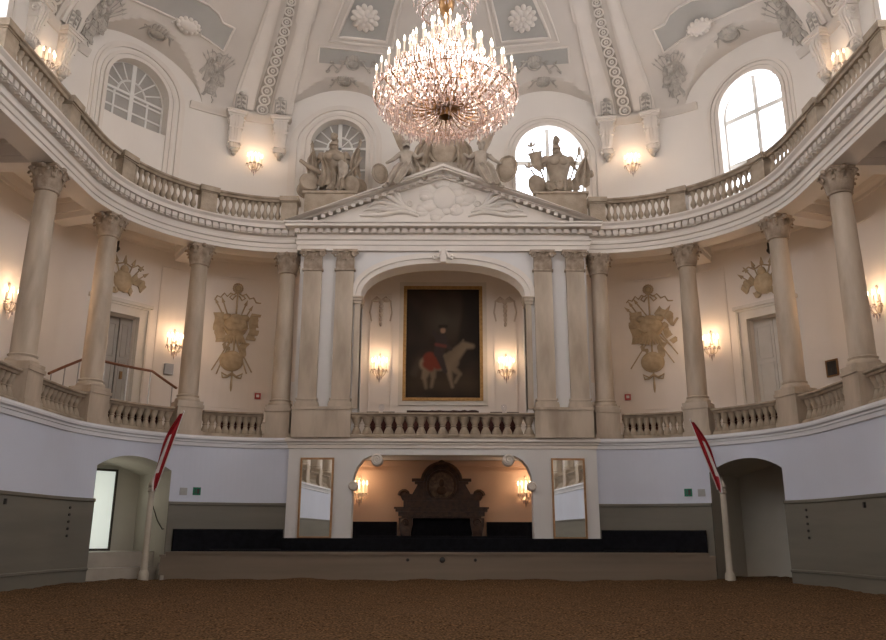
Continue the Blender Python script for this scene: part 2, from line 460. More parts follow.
# archivolt mouldings round the window openings
b = MB()
for uc, hw, zs, bl in WINS:
    if abs(uc) > 22: continue
    k = usc(uc, OU)
    for (ww, dd, zz) in ((.16, .09, 0), (.34, .05, .0), (.60, .09, .05), (.72, .04, 0)) if bl else ((.16, .09, 0), (.34, .05, .0), (.52, .06, .05)):
        pa = []
        pts = [(-hw, 14.9)] + [(hw*cos(pi-pi*i/24), zs + hw*sin(pi*i/24)) for i in range(25)] + [(hw, 14.9)]
        w0 = ww - (.13 if ww > .3 else .16); 
        vs = []
        for i, (px, pz) in enumerate(pts):
            if i == 0: nxv, nz = -1, 0
            elif i == len(pts)-1: nxv, nz = 1, 0
            else: a = pi - pi*(i-1)/24; nxv, nz = cos(a), sin(a)
            for (r, d) in ((w0, .01), (w0, -dd), (ww, -dd), (ww, .01)):
                vs.append((*U2P(uc + (px+nxv*r)/k, OU+d), pz + nz*r))
        fs = [(i*4+q, i*4+(q+1) % 4, (i+1)*4+(q+1) % 4, (i+1)*4+q) for i in range(len(pts)-1) for q in range(4)]
        b.add(vs, fs)
struct(b.build('trim_window_arches', TRIM, smooth=30), 'white arched mouldings round the upper windows')
b = MB()
us = sorted(set([x for x in usteps(-UEND, UEND, .05, .5)] + [-6.05 + .08*i for i in range(152)] + [s*(ARC + .1*i) for i in range(80) for s in (-1, 1)]))
os_ = [OU - CA*t for t in [0, .002, .004, .008, .012, .025, .04, .055, .07, .085, .1, .12, .14, .16, .18, .19, .2, .21, .22, .235, .25, .265, .28, .295, .31, .34, .38, .42, .47, .52, .58, .65, .73, .82, .91, 1]]
m = len(os_)
vs = [(*U2P(u, o), ceil_z(u, o)) for u in us for o in os_]
b.add(vs, [(i*m+j, (i+1)*m+j, (i+1)*m+j+1, i*m+j+1) for i in range(len(us)-1) for j in range(m-1)])
b.add([(*U2P(u, OU-CA), ZS+CB) for u in us], [tuple(range(len(us)))])
struct(b.build('ceiling', VAULT, smooth=16, recalc=False), 'pale vaulted ceiling with lunettes over the windows')
b = MB(); b.box(-16, 16, -25.4, -25, 0, 26)
struct(b.build('wall_rear', PLASTER), 'plain end wall behind the viewer')
# springing cornice between the lunettes
b = MB()
spr = [(OU+.02, 19.35), (OU-.06, 19.35), (OU-.08, 19.42), (OU-.15, 19.5), (OU-.18, 19.58), (OU-.2, 19.64), (OU+.02, 19.68)]
for sg in (-1, 1):
    for a, c in ((6.75, 9.88), (13.3, 16.9), (21.4, 24.6)):
        b.sweep(upath(*((a, c) if sg > 0 else (-c, -a))), spr)
struct(b.build('trim_springing_cornice', VAULT, smooth=30), 'short moulded cornices at the foot of the vault')
# raised ribs climbing the vault, with a band of rings between each pair
def on_vault(u, o, d):
    M = frame_ceiling(u, o); p = Vector((*U2P(u, o), cove(o))) - Vector((M[0][1], M[1][1], M[2][1]))*d
    return tuple(p)
RIBS = [(8.24, 7.3, 6.98, 5.62, 7.62, 6.47), (14.15, 13.6, 15.7, 15.2, 14.92, 14.4)]
def bandline(ua, ub, t):
    o = OU - .02 - t*3.6; return ua + (ub-ua)*t, o
RINGO = []; o_, a_ = OU, 0.
while o_ > OU-CA+.02:
    o2 = o_ - .002; a_ += hypot(.002, cove(o2)-cove(o_)); o_ = o2
    while len(RINGO)*.02 <= a_: RINGO.append(o_)
b = MB(); br_ = MB()
for sg in (-1, 1):
    for la, lb, ra, rb, ca, cb in RIBS:
        for ua, ub in ((la, lb), (ra, rb)):
            for hw, d in ((.40, .10), (.27, .16)):
                path = []
                for i in range(25):
                    u, o = bandline(ua, ub, i/24); w = hw*(1-.12*i/24)/usc(u, OU)*1.15
                    path.append([on_vault(sg*(u-w), o, -.02), on_vault(sg*(u-w), o, d), on_vault(sg*(u+w), o, d), on_vault(sg*(u+w), o, -.02)])
                b.add([p for q in path for p in q], [(i*4+k, i*4+k+1, (i+1)*4+k+1, (i+1)*4+k) for i in range(24) for k in range(3)])
        # ring band
        path = []
        for i in range(25):
            u, o = bandline(ca, cb, i/24); w = .34/usc(u, OU)*(1-.25*i/24)
            path.append([on_vault(sg*(u-w), o, -.02), on_vault(sg*(u-w), o, .06), on_vault(sg*(u-w*.82), o, .06), on_vault(sg*(u-w*.82), o, .02), on_vault(sg*(u+w*.82), o, .02), on_vault(sg*(u+w*.82), o, .06), on_vault(sg*(u+w), o, .06), on_vault(sg*(u+w), o, -.02)])
        br_.add([p for q in path for p in q], [(i*8+k, i*8+k+1, (i+1)*8+k+1, (i+1)*8+k) for i in range(24) for k in range(7)])
        t = .0; 
        for i in range(12):
            # rings spaced evenly along the true arc
            q_ = .30 + i*.44
            o = RINGO[min(len(RINGO)-1, int(q_/.02))]
            t = (OU-.02-o)/3.6
            if t > 1: break
            u = ca + (cb-ca)*t
            M = frame_ceiling(sg*u, o); M.translation = Vector((*U2P(sg*u, o), cove(o)))
            br_.M = M; s_ = 1-.22*t
            br_.cur = 1; br_.tube([(.23*s_*cos(q*pi/8), -.05, .21*s_*sin(q*pi/8)) for q in range(16)], .045, 5, True)
            for q in range(6): br_.ell((.07*cos(q*pi/3), -.04, .07*sin(q*pi/3)), (.045, .03, .045), 6, 4)
            br_.M = Matrix.Identity(4); br_.cur = 0
struct(b.build('ceiling_ribs', TRIM, smooth=40, recalc=False), 'pairs of broad white ribs climbing the vault')
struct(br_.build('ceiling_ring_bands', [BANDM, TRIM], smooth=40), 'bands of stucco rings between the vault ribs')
# coffers and grey fields
def surf_patch(b, poly, d, n=10, useceil=False):
    """four sided patch in (u,o): poly = a,b,c,d corners"""
    vs = []
    for j in range(n+1):
        for i in range(n+1):
            s, t = i/n, j/n
            u = (poly[0][0]*(1-s)+poly[1][0]*s)*(1-t) + (poly[3][0]*(1-s)+poly[2][0]*s)*t
            o = (poly[0][1]*(1-s)+poly[1][1]*s)*(1-t) + (poly[3][1]*(1-s)+poly[2][1]*s)*t
            vs.append(on_vault(u, o, d))
    b.add(vs, [(j*(n+1)+i, j*(n+1)+i+1, (j+1)*(n+1)+i+1, (j+1)*(n+1)+i) for j in range(n) for i in range(n)])
def surf_tube(b, pts, r, d=.02, closed=False, sub=6):
    P = []
    n = len(pts)
    for i in range(n if closed else n-1):
        a, c = pts[i], pts[(i+1) % n]
        for k in range(sub): P.append(on_vault(a[0]+(c[0]-a[0])*k/sub, a[1]+(c[1]-a[1])*k/sub, d))
    if not closed: P.append(on_vault(*pts[-1], d))
    b.tube(P, r, 6, closed)
fld = MB(); frm = MB()
for sg in (-1, 1):
    c = [(4.65, .32), (2.52, .48), (1.8, -1.6), (3.5, -1.6)]
    surf_patch(fld, [(sg*u, o) for u, o in c], .015)
    surf_tube(frm, [(sg*u, o) for u, o in c], .075, .02, True)
    c2 = [(5.05, .46), (2.28, .66), (1.5, -1.85), (3.75, -1.85)]
    surf_tube(frm, [(sg*u, o) for u, o in c2], .06, .02, True)
    p = [(5.6, 1.12), (2.95, 1.27), (2.7, .86), (5.5, .62)]
    surf_patch(fld, [(sg*u, o) for u, o in p], .015)
    surf_tube(frm, [(sg*u, o) for u, o in p[1:]] , .045, .02)
    surf_tube(frm, [(sg*u, o) for u, o in (p[0], p[3])], .045, .02)
    # lobed field over the corner window
    lo = [(9.15, 1.16), (8.95, .38), (9.45, .32), (9.72, .08), (10.2, -.06), (10.8, -.08), (11.3, .06), (11.5, .16), (12.2, .16), (12.9, .22), (13.15, .38), (13.6, .42), (13.4, 1.14), (12.7, .98), (12.0, .86), (11.2, .80), (10.5, .86), (9.8, .98)]
    cen = (11.2, .75); n0 = len(fld.v)
    pp = [on_vault(sg*u, o, .015) for u, o in lo]
    up = lo[:13]; dn = [lo[0]] + lo[:12:-1]
    def samp(L, t):
        t *= len(L)-1; i = min(int(t), len(L)-2); f = t-i
        return (L[i][0]*(1-f)+L[i+1][0]*f, L[i][1]*(1-f)+L[i+1][1]*f)
    vs = []
    for i in range(25):
        a_, c_ = samp(up, i/24), samp(dn, i/24)
        for j in range(6): vs.append(on_vault(sg*(a_[0]+(c_[0]-a_[0])*j/5), a_[1]+(c_[1]-a_[1])*j/5, .015))
    fld.add(vs, [(i*6+j, i*6+j+1, (i+1)*6+j+1, (i+1)*6+j) for i in range(24) for j in range(5)])
    surf_tube(frm, [(sg*u, o) for u, o in lo], .055, .02, True, 4)
struct(fld.build('ceiling_grey_fields', GREY, smooth=40), 'flat grey fields inside the stucco frames of the vault')
struct(frm.build('ceiling_frames', TRIM, smooth=60), 'raised mouldings framing the grey fields of the vault')

# ------------------------------------------------------------------ windows
def window(num, uc, hw, zs, blind, M, label):
    """M frame at sill centre on the wall face; x right, y outward"""
    zb, sp = (17.7 if blind and abs(uc) > 5 else 14.9), zs
    t = tag(bpy.data.objects.new('window_%d' % num, None), label, None, None, 'structure'); COL.objects.link(t); t.matrix_world = M
    hw2 = hw + .1
    def arc(r, n=24, a0=0, a1=pi): return [(r*cos(a1-(a1-a0)*i/n), sp-zb + r*sin(a1-(a1-a0)*i/n)) for i in range(n+1)]
    y = .42
    b = MB()
    # outer frame
    pin = [(-hw2+.1, .1)] + arc(hw2-.1) + [(hw2-.1, .1)]; pout = [(-hw2, 0)] + arc(hw2) + [(hw2, 0)]
    vs = []
    for (xi, zi), (xo, zo) in zip(pin, pout): vs += [(xi, y-.05, zi), (xo, y-.05, zo), (xo, y+.05, zo), (xi, y+.05, zi)]
    n = len(pin)
    b.add(vs, [(i*4+k, i*4+(k+1) % 4, ((i+1) % n)*4+(k+1) % 4, ((i+1) % n)*4+k) for i in range(n) for k in range(4)])
    b.build('frame', WINF, t, smooth=30)
    b = MB(); h1 = sp-zb
    if blind:
        b.box(-.09, .09, y-.05, y+.04, .05, h1+hw2-.05); b.box(-hw2, hw2, y-.05, y+.04, h1-.06, h1+.05)
        for xx in (-hw2/2, hw2/2): b.box(xx-.045, xx+.045, y-.03, y+.03, .05, h1)
        for zz in ((.62, 1.2) if h1 < 2.5 else (.9, 1.7, 2.5)): b.box(-hw2, hw2, y-.03, y+.03, zz-.042, zz+.042)
        q = arc(hw2*.42)
        b.tube([(px, y, pz) for px, pz in q], .05, 5)
        for k in (1, 2, 3, 5, 6, 7):
            a = pi*k/8; b.tube([(hw2*.42*cos(a), y, h1+hw2*.42*sin(a)), (hw2*.97*cos(a), y, h1+hw2*.97*sin(a))], .042, 4)
        for k in (1, 3):
            a = pi*k/4; b.tube([(0, y, h1), (hw2*.42*cos(a), y, h1+hw2*.42*sin(a))], .028, 4)
    else:
        b.box(-.085, .085, y-.06, y+.05, .05, h1+hw2-.05)
        for zz in (h1-.15, h1-2.2): b.box(-hw2, hw2, y-.06, y+.05, zz-.1, zz+.1)
    b.build('glazing_bars', WINF, t, smooth=0)
    b = MB(); p = [(-hw2+.05, .05)] + arc(hw2-.05) + [(hw2-.05, .05)]
    b.prism(p, y+.0, y+.012)
    b.build('pane', BLINDP if blind else GLASS, t, smooth=0)
    if blind:
        b = MB(); b.box(-hw-.5, hw+.5, .57, .62, -.2, sp-zb+hw+.4); b.build('backing', BLINDP, t, smooth=0)
    return t
wl = {(-1, 0): 'grey unlit fan window behind the trophy left of the pediment', (1, 0): 'bright window behind the trophy right of the pediment',
      (-1, 1): 'grey unlit fan window in the left corner of the clerestory', (1, 1): 'tall bright arched window in the right corner of the clerestory',
      (-1, 2): 'bright window at the upper left edge', (1, 2): 'bright window at the upper right edge'}
n = 0
for uc, hw, zs, bl in WINS:
    sg = 1 if uc > 0 else -1; k = [4.72, 11.55].index(abs(uc)) if abs(uc) < 15 else int(round((abs(uc)-19.17)/7.6))+2
    n += 1
    window(n, uc, hw, zs, bl, frame(uc, OU, 17.7 if bl and abs(uc) > 5 else 14.9), wl.get((sg, k), 'bright clerestory window of the %s side wall behind the viewer' % ('right' if sg > 0 else 'left')))
    if not bl:
        L = bpy.data.lights.new('portal_or_fill_lamp', 'AREA'); L.shape = 'RECTANGLE'; L.size = 2*hw; L.size_y = zs+hw-14.9
        side = k >= 3
        if not side: L.cycles.is_portal = True
        else: L.energy = 640; L.color = (1., .96, .92)  # added fill lamps outside the unseen side windows, stronger than the sky
        o = bpy.data.objects.new('portal_or_fill_lamp', L); COL.objects.link(o)
        o.matrix_world = frame(uc, OU+.62, (14.9+zs+hw)/2) @ Matrix.Rotation(-pi/2, 4, 'X')

# ------------------------------------------------------------------ the central portico
b = MB()
PF = 29.55
mp = lambda u, d, z: (u, PF+d, z)
aw = arc_top(0, 3.2, 10.45, 1.40, 2.25)
wall_with_openings(b, mp, -5.62, 5.62, ZG, ZC, [(-3.2, 3.2, ZG, aw)], .8)
for s in (-1, 1):
    b.add([(s*5.62, PF, ZG), (s*5.62, 30.4, ZG), (s*5.62, 30.4, ZC), (s*5.62, PF, ZC)], [(0,1,2,3)])
wall_with_openings(b, lambda u, d, z: (u, 29.5+d, z), -5.68, 5.68, 0, 4.6, [(-3.3, 3.3, 0, lambda x: 4.38 if abs(x) < 2.5 else 3.3+1.08*sqrt(max(0, 1-((abs(x)-2.5)/.8)**2)))], .6)
for s in (-1, 1): b.box(min(s*5.6, s*5.68), max(s*5.6, s*5.68), 29.53, 30.2, 0, 4.6)
struct(b.build('wall_back', PIERPL, smooth=30), 'white central block of the end wall with two arched openings')
# lower niche
b = MB()
b.add([(-5, 33.5, 0), (5, 33.5, 0), (5, 33.5, 4.6), (-5, 33.5, 4.6)], [(0,1,2,3)])
for s in (-1, 1): b.add([(s*5, 30, 0), (s*5, 33.5, 0), (s*5, 33.5, 4.6), (s*5, 30, 4.6)], [(0,1,2,3)])
for (z0, z1, d) in ((4.1, 4.16, .05), (4.3, 4.5, .12)): b.box(-5, 5, 33.5-d, 33.5, z0, z1)
struct(b.build('wall_niche', PEACH, smooth=0), 'peach back wall of the lower niche')
# archivolt, imposts and plinths of the portico
b = MB()
pts = []
for i in range(41):
    x = -3.2*cos(pi*i/40); pts.append((x, aw(x)))
for (w0, w1, d) in ((0, .2, .10), (.2, .40, .16)):
    vs = []
    for i, (x, z) in enumerate(pts):
        a = pts[max(0, i-1)]; c = pts[min(40, i+1)]; tx, tz = c[0]-a[0], c[1]-a[1]; l = hypot(tx, tz) or 1
        nxv, nz = -tz/l, tx/l
        if nz < -.01: nxv, nz = -nxv, -nz
        if i == 0: nxv, nz = -1, 0
        if i == 40: nxv, nz = 1, 0
        for r, dd in ((w0, 0), (w0, -d), (w1, -d), (w1, 0)): vs.append((x+nxv*r, PF+dd, z+nz*r))
    b.add(vs, [(i*4+k, i*4+(k+1) % 4, (i+1)*4+(k+1) % 4, (i+1)*4+k) for i in range(40) for k in range(4)])
for s in (-1, 1):       # keystone scrolls
    b.tube([(s*.1, PF-.2, 12.35), (s*.14, PF-.25, 12.2), (s*.2, PF-.26, 12.05), (s*.34, PF-.24, 11.98), (s*.4, PF-.22, 12.08), (s*.32, PF-.22, 12.12)], .05, 6)
b.box(-.12, .12, PF-.24, PF, 11.86, 12.35)
struct(b.build('trim_upper_arch', TRIM, smooth=40), 'white arch moulding with scrolled keystone over the painting niche')
b = MB()
for s in (-1, 1):
    x0, x1 = sorted((s*3.2, s*3.42)); b.box(x0, x1, PF-.08, PF+.5, ZG+1.1, 10.3)
    x0, x1 = sorted((s*3.13, s*3.5)); b.box(x0, x1, PF-.16, PF+.6, 10.3, 10.42); b.box(x0+.03, x1-.03, PF-.12, PF+.6, 10.18, 10.3); b.box(x0-.02, x1+.02, PF-.2, PF+.6, 10.42, 10.47)
struct(b.build('trim_imposts', STONE, smooth=0), 'slim stone jambs carrying the upper arch')
b = MB()
def trace_sweep(b, path, prof):
    """open 2D path of plan points, viewer on the low-y side; prof (o,z): o<0 sticks out towards the viewer"""
    n = len(path); nor = []
    for i in range(n-1):
        dx, dy = path[i+1][0]-path[i][0], path[i+1][1]-path[i][1]; l = hypot(dx, dy); nor.append((-dy/l, dx/l))
    fns = []
    for i in range(n):
        a = nor[max(0, i-1)]; c = nor[min(n-2, i)]
        mx, my = a[0]+c[0], a[1]+c[1]; q = 2/max(.2, (mx*mx+my*my)) if i not in (0, n-1) else 1
        if i in (0, n-1): mx, my = c if i == 0 else a
        fns.append(lambda o, z, i=i, mx=mx, my=my, q=q: (path[i][0]+mx*q*o, path[i][1]+my*q*o, z))
    b.sweep(fns, prof)
P0 = [(-5.62, 30.3), (-5.62, PF), (5.62, PF), (5.62, 30.3)]
trace_sweep(b, P0, [(.02, ZC), (-.14, ZC), (-.14, 12.56), (-.18, 12.58), (-.18, 12.74), (-.24, 12.78), (-.24, 12.84), (-.16, 12.86), (-.16, 13.02), (-.22, 13.06), (-.22, 13.2), (-.58, 13.22), (-.58, 13.32), (-.64, 13.36), (-.64, 13.42), (.02, 13.42)])
for i in range(39):
    x = -5.76 + 11.52*i/38; b.box(x-.095, x+.095, PF-.36, PF-.2, 13.03, 13.2)
trace_sweep(b, [(-5.68, 30.2), (-5.68, 29.5), (5.68, 29.5), (5.68, 30.2)], [(.02, 4.6), (-.04, 4.62), (-.04, 4.74), (-.08, 4.76), (-.08, 4.82), (-.15, 4.86), (-.15, 4.92), (-.12, ZG-.02), (-.12, ZG+.01), (.02, ZG+.01)])
struct(b.build('trim_portico_entablature', TRIM, smooth=0), 'white entablature and string course of the central portico')
# pediment
b = MB()
apex, base, hx = 15.86, 13.42, 6.26
sl = (apex-base)/hx
b.prism([(-hx+.6, base), (hx-.6, base), (0, apex-.35)], PF-.05, PF+1.0)
for s in (-1, 1):
    L = lambda t, dz: (s*hx*(1-t), base + (apex-base)*t + dz)
    for (da, db, y0) in ((-.12, .0, PF-.66), (-.20, -.12, PF-.58), (-.42, -.30, PF-.2), (-.30, -.20, PF-.26)):
        pl = [L(0, db) , L(1, db), L(1, da), L(0, da)]
        pl = [(x, max(z, base)) for x, z in pl]
        b.prism(pl, y0, PF+1.0)
    for i in range(2, 21):
        t = i/21; x, z = L(t, -.20); 
        if z-.17 > base+.02: b.box(x-.075, x+.075, PF-.34, PF-.2, z-.14, z+.0)
struct(b.build('trim_pediment', TRIM, smooth=0), 'white triangular pediment of the portico')

# ------------------------------------------------------------------ columns and pilasters
def leaf(b, p0, out, h, w, curl):
    """acanthus leaf: grows up from p0, outward direction out"""
    o = Vector(out); t = Vector((-o.y, o.x, 0)); p = Vector(p0)
    rows = [(0, 0, 1), (.04, .35, 1.05), (.06, .7, 1.), (curl*.6, .95, .8), (curl, .93, .55), (curl*1.05, .8, .25)]
    vs = []
    for d, z, ww in rows:
        q = p + o*d + Vector((0, 0, z*h))
        vs += [tuple(q - t*w*ww/2), tuple(q + o*.03), tuple(q + t*w*ww/2), tuple(q - o*.04)]
    b.add(vs, [(i*4+k, i*4+(k+1) % 4, (i+1)*4+(k+1) % 4, (i+1)*4+k) for i in range(5) for k in range(4)])
def spiral(b, c, ex, r0, turns=1.6, w=.05, n=18):
    c = Vector(c); ex = Vector(ex); pts = []; rr = []
    for i in range(n):
        a = 2*pi*turns*i/(n-1); r = r0*(1-.8*i/(n-1)); pts.append(tuple(c + ex*(r*cos(a)) + Vector((0,0,1))*(r*sin(a)))); rr.append(w*(1-.35*i/(n-1)))
    b.tube(pts, rr, 5)
def capital_mesh(r, h, square=None):
    b = MB()
    b.lathe([(r, 0), (r*1.09, .02), (r*1.09, .07), (r, .09), (r*.98, h*.5), (r*1.12, h*.75), (r*1.3, h*.86)], 20)
    for row, (z, hh, k, cu) in enumerate(((.09, h*.42, 8, .16), (.12, h*.66, 8, .22))):
        for i in range(k):
            a = 2*pi*(i+.5*row)/k
            leaf(b, (r*cos(a), r*sin(a), z), (cos(a), sin(a), 0), hh, r*.72, cu)
    for i in range(4):
        a = pi/4 + i*pi/2; d = (cos(a), sin(a), 0)
        spiral(b, (d[0]*r*1.38, d[1]*r*1.38, h*.76), d, r*.3, w=.06)
        b.ell((d[0]*r*1.15, d[1]*r*1.15, h*.66), (.1, .1, .15), 8, 5)
        a2 = i*pi/2; b.ell((cos(a2)*r*1.3, sin(a2)*r*1.3, h*.9), (.1, .1, .09), 8, 5)
    # abacus with concave sides
    poly = []
    for i in range(4):
        a = pi/4 + i*pi/2
        for q in range(6):
            f = q/6; a2 = a + f*pi/2; rad = r*1.62*(1 - .30*sin(pi*f)); poly.append((rad*cos(a2), rad*sin(a2)))
    n = len(poly)
    for s0, z0, z1 in ((.94, h*.86, h*.93), (1., h*.93, h)):
        b.add([(x*s0, y*s0, z0) for x, y in poly] + [(x*s0, y*s0, z1) for x, y in poly], [tuple(range(n-1, -1, -1)), tuple(range(n, 2*n))] + [(i, (i+1) % n, n+(i+1) % n, n+i) for i in range(n)])
    return b
def make_column(M, label, group):
    t = thing('marble_column', label, 'column', M, group)
    b = MB(); b.box(-.45, .45, -.45, .45, ZG, ZP-.12); b.box(-.5, .5, -.5, .5, ZG, ZG+.16); b.box(-.49, .49, -.49, .49, ZP-.14, ZP-.03); b.box(-.45, .45, -.45, .45, ZP-.03, ZP)
    b.build('pedestal', STONE, t, smooth=0)
    b = MB(); r = .44
    b.box(-.46, .46, -.46, .46, ZP, ZP+.1)
    b.lathe([(.44, ZP+.1), (.46, ZP+.15), (.44, ZP+.21), (.39, ZP+.22), (.375, ZP+.27), (.40, ZP+.3), (.41, ZP+.33), (.365, ZP+.36)], 28)
    b.build('base', STONE, t, smooth=50)
    b = MB(); pr = []
    for i in range(13):
        f = i/12; z = ZP+.34 + (11.52-ZP-.34)*f; pr.append((.358 - .055*max(0, f-.25)**1.3/.75**1.3, z))
    b.lathe(pr, 28); b.build('shaft', STONE, t, smooth=50)
    b = capital_mesh(.335, .85); b.M = Matrix.Identity(4)
    o = b.build('capital', CAPST, t, smooth=40, loc=(0, 0, 11.5))
    return t
clab = {(-1, 0): 'beige marble column hard against the left flank of the portico', (-1, 1): 'beige marble column between left sconce and left relief trophy',
        (-1, 2): 'beige marble column in front of the left gallery door', (-1, 3): 'tall beige marble column nearest the left edge, tapering under leafy capital',
        (1, 0): 'beige marble column hard against the right flank of the portico', (1, 1): 'beige marble column between right sconce and right relief trophy',
        (1, 2): 'beige marble column in front of the right gallery door', (1, 3): 'tall beige marble column nearest the right edge, tapering under leafy capital'}
col0 = None
for sg in (-1, 1):
    for k, u in enumerate(CU[:4]):
        M = frame(sg*u, 0, 0)
        if col0 is None: col0 = make_column(M, clab[(sg, k)], 'gallery columns')
        else: copy_tree(col0, M, clab[(sg, k)], 'gallery columns')
    for q in (1, 2, 3, 4, 5, 6, 7, 8, 9):       # further along the side galleries; only the wall mirrors show them
        copy_tree(col0, frame(sg*(17.27+3.8*(q+1)), 0, 0), 'marble column of the %s side gallery, seen only in the mirror' % ('left' if sg < 0 else 'right'), 'side gallery columns seen in the %s mirror' % ('left' if sg < 0 else 'right'))
def pilaster(x, w, label):
    t = thing('marble_pilaster', label, 'pilaster', Matrix.Translation((x, PF, 0)), 'portico pilasters')
    h = w/2
    b = MB(); b.box(-h-.1, h+.1, -.28, .05, ZP, ZP+.12)
    b.box(-h-.08, h+.08, -.26, .05, ZP+.12, ZP+.2); b.box(-h-.03, h+.03, -.21, .05, ZP+.2, ZP+.27); b.box(-h-.06, h+.06, -.24, .05, ZP+.27, ZP+.34)
    b.build('base', STONE, t, smooth=0)
    b = MB(); b.box(-h, h, -.18, .05, ZP+.34, 11.52); b.build('shaft', STONE, t, smooth=0)
    b = MB(); b.box(-h, h, -.2, .05, 0, .84); b.box(-h-.05, h+.05, -.24, .05, 0, .07)
    for row, (z, hh, ks, cu) in enumerate(((.08, .36, (-.36, 0, .36), .14), (.1, .56, (-.2, .2), .18))):
        for f in ks: leaf(b, (f*w, -.19, z), (0, -1, 0), hh, w*.3, cu)
    for s in (-1, 1):
        spiral(b, (s*(h+.02), -.25, .66), (s, 0, 0), .13, w=.05)
    b.ell((0, -.3, .76), (.1, .06, .08), 8, 5)
    b.prism([(-h-.14, .86), (h+.14, .86), (h+.1, .76), (-h-.1, .76)], -.3, .05)
    b.build('capital', CAPST, t, smooth=40, loc=(0, 0, 11.5))
    return t
pilaster(-5.10, .70, 'beige marble pilaster at the left outer corner of the portico')
pilaster(-3.84, .70, 'beige marble pilaster left of the painting niche')
pilaster(3.90, .70, 'beige marble pilaster right of the painting niche')
pilaster(5.16, .70, 'beige marble pilaster at the right outer corner of the portico')
for s, nm in ((-1, 'left'), (1, 'right')):
    b = MB(); x0, x1 = sorted((s*3.42, s*5.6))
    b.box(x0, x1, PF-.3, PF+.4, ZG, ZP-.1); b.box(x0-.03, x1+.03, PF-.34, PF+.4, ZP-.1, ZP)
    tag(b.build('pilaster_pedestal', STONE, smooth=0), 'broad marble block under the two %s portico pilasters' % nm, 'pedestal', 'pilaster pedestals')

# ------------------------------------------------------------------ balustrades
def baluster_mesh(h, r):
    b = MB()
    b.lathe([(r*.9, 0), (r*.9, .05*h), (r*.55, .09*h), (r*.5, .14*h), (r*.9, .24*h), (r, .32*h), (r*.85, .42*h), (r*.48, .56*h), (r*.42, .68*h), (r*.55, .8*h), (r*.85, .88*h), (r*.9, .95*h), (r*.9, h)], 10)
    return b
def double_baluster(h, r):
    b = MB()
    b.lathe([(r*1.1, 0), (r*1.1, .06*h), (r*.98, .09*h), (r*.92, .18*h), (r*.72, .30*h), (r*.56, .40*h), (r*.50, .46*h), (r*.66, .48*h), (r*.66, .52*h), (r*.50, .54*h), (r*.56, .6*h), (r*.72, .70*h), (r*.92, .82*h), (r*.98, .91*h), (r*1.1, .94*h), (r*1.1, h)], 12)
    return b
PROTO = {}
def balustrade(u0, u1, o, z0, h, n, label, group, lower, oval=False):
    um = (u0+u1)/2; M = frame(um, o, z0); Mi = M.inverted()
    t = thing('stone_balustrade', label, 'balustrade', M, group)
    def loc(u, do, z): return tuple(Mi @ Vector((*U2P(u, o+do), z0+z)))
    def sw(prof):
        b = MB(); b.sweep([(lambda oo, z, u=u: loc(u, oo, z)) for u in usteps(u0, u1, .15)], prof); return b
    rb, rt = .14*h, .17*h
    w = .2 if lower else .17
    sw([(-w-.05, 0), (-w-.05, rb*.7), (-w, rb), (w, rb), (w+.05, rb*.7), (w+.05, 0)]).build('base_rail', STONE2, t, smooth=30)
    sw([(-w, h-rt), (-w-.03, h-rt*.6), (-w-.09, h-rt*.4), (-w-.09, h-.02), (-w-.07, h), (w+.07, h), (w+.09, h-.02), (w+.09, h-rt*.4), (w+.03, h-rt*.6), (w, h-rt)]).build('top_rail', STONE2, t, smooth=30)
    key = (lower, oval)
    for i in range(n):
        u = u0 + (u1-u0)*(i+.5)/n
        if key not in PROTO:
            hh = h-rb-rt
            PROTO[key] = (double_baluster(hh, .19 if oval else .145) if lower else baluster_mesh(hh, .12)).build('baluster', STONE2, t, smooth=50)
            c = PROTO[key]
        else:
            c = PROTO[key].copy(); COL.objects.link(c); c.parent = t
        c.location = loc(u, 0, rb)
lows = [(6.82, 9.06, 9, 'between portico and second column, below the %s relief trophy'), (10.2, 12.9, 10, 'above the %s arena doorway'), (14.0, 16.72, 10, 'in the corner before the %s edge column'), (17.85, 20.5, 10, 'at the %s edge of the gallery')]
for sg, nm in ((-1, 'left'), (1, 'right')):
    for a, c, n, l in lows:
        balustrade(*((a, c) if sg > 0 else (-c, -a)), -.1, ZG, .95, n, 'lower stone balustrade ' + l % nm, 'lower gallery balustrades', True)
    for k in range(4):
        a = 22.0+7.6*k
        balustrade(*((a, a+6.8) if sg > 0 else (-a-6.8, -a)), -.1, ZG, .95, 24, 'stone balustrade of the %s side gallery, seen only in the mirror' % nm, 'side gallery balustrades seen in the %s mirror' % nm, True)
balustrade(-3.42, 3.42, -.42, ZG, .93, 17, 'wide stone balustrade with bulging balusters below the dark painting', 'lower gallery balustrades', True, True)
ups = [(6.57, 9.19, 10, 'beside the %s trophy statue'), (10.07, 13.0, 11, 'below the %s corner window'), (13.92, 16.83, 11, 'on the bend of the %s gallery'), (17.71, 20.63, 11, 'at the %s edge of the picture')]
ZB = ZU - .02; HB = 1.14
for sg, nm in ((-1, 'left'), (1, 'right')):
    for a, c, n, l in ups:
        balustrade(*((a, c) if sg > 0 else (-c, -a)), -.32, ZB, HB, n, 'upper stone balustrade ' + l % nm, 'upper gallery balustrades', False)
    for k, (u, l) in enumerate(((6.2, 'next to the %s end of the pediment'), (9.62, 'above the second %s column'), (13.45, 'above the third %s column'), (17.27, 'above the %s edge column'), (21.07, 'at the %s picture edge'))):
        b = MB(); hh = HB; w = .31
        b.box(-w, w, -.24, .24, 0, hh-.18); b.box(-w-.04, w+.04, -.28, .28, 0, .18); b.box(-w-.07, w+.07, -.33, .33, hh-.18, hh+.03); b.box(-w-.03, w+.03, -.27, .27, hh-.23, hh-.18)
        o = b.build('balustrade_pier', STONE2, smooth=0); o.matrix_world = frame(sg*u, -.32, ZB)
        tag(o, 'square stone pier of the upper balustrade ' + l % nm, 'pier', 'upper balustrade piers')

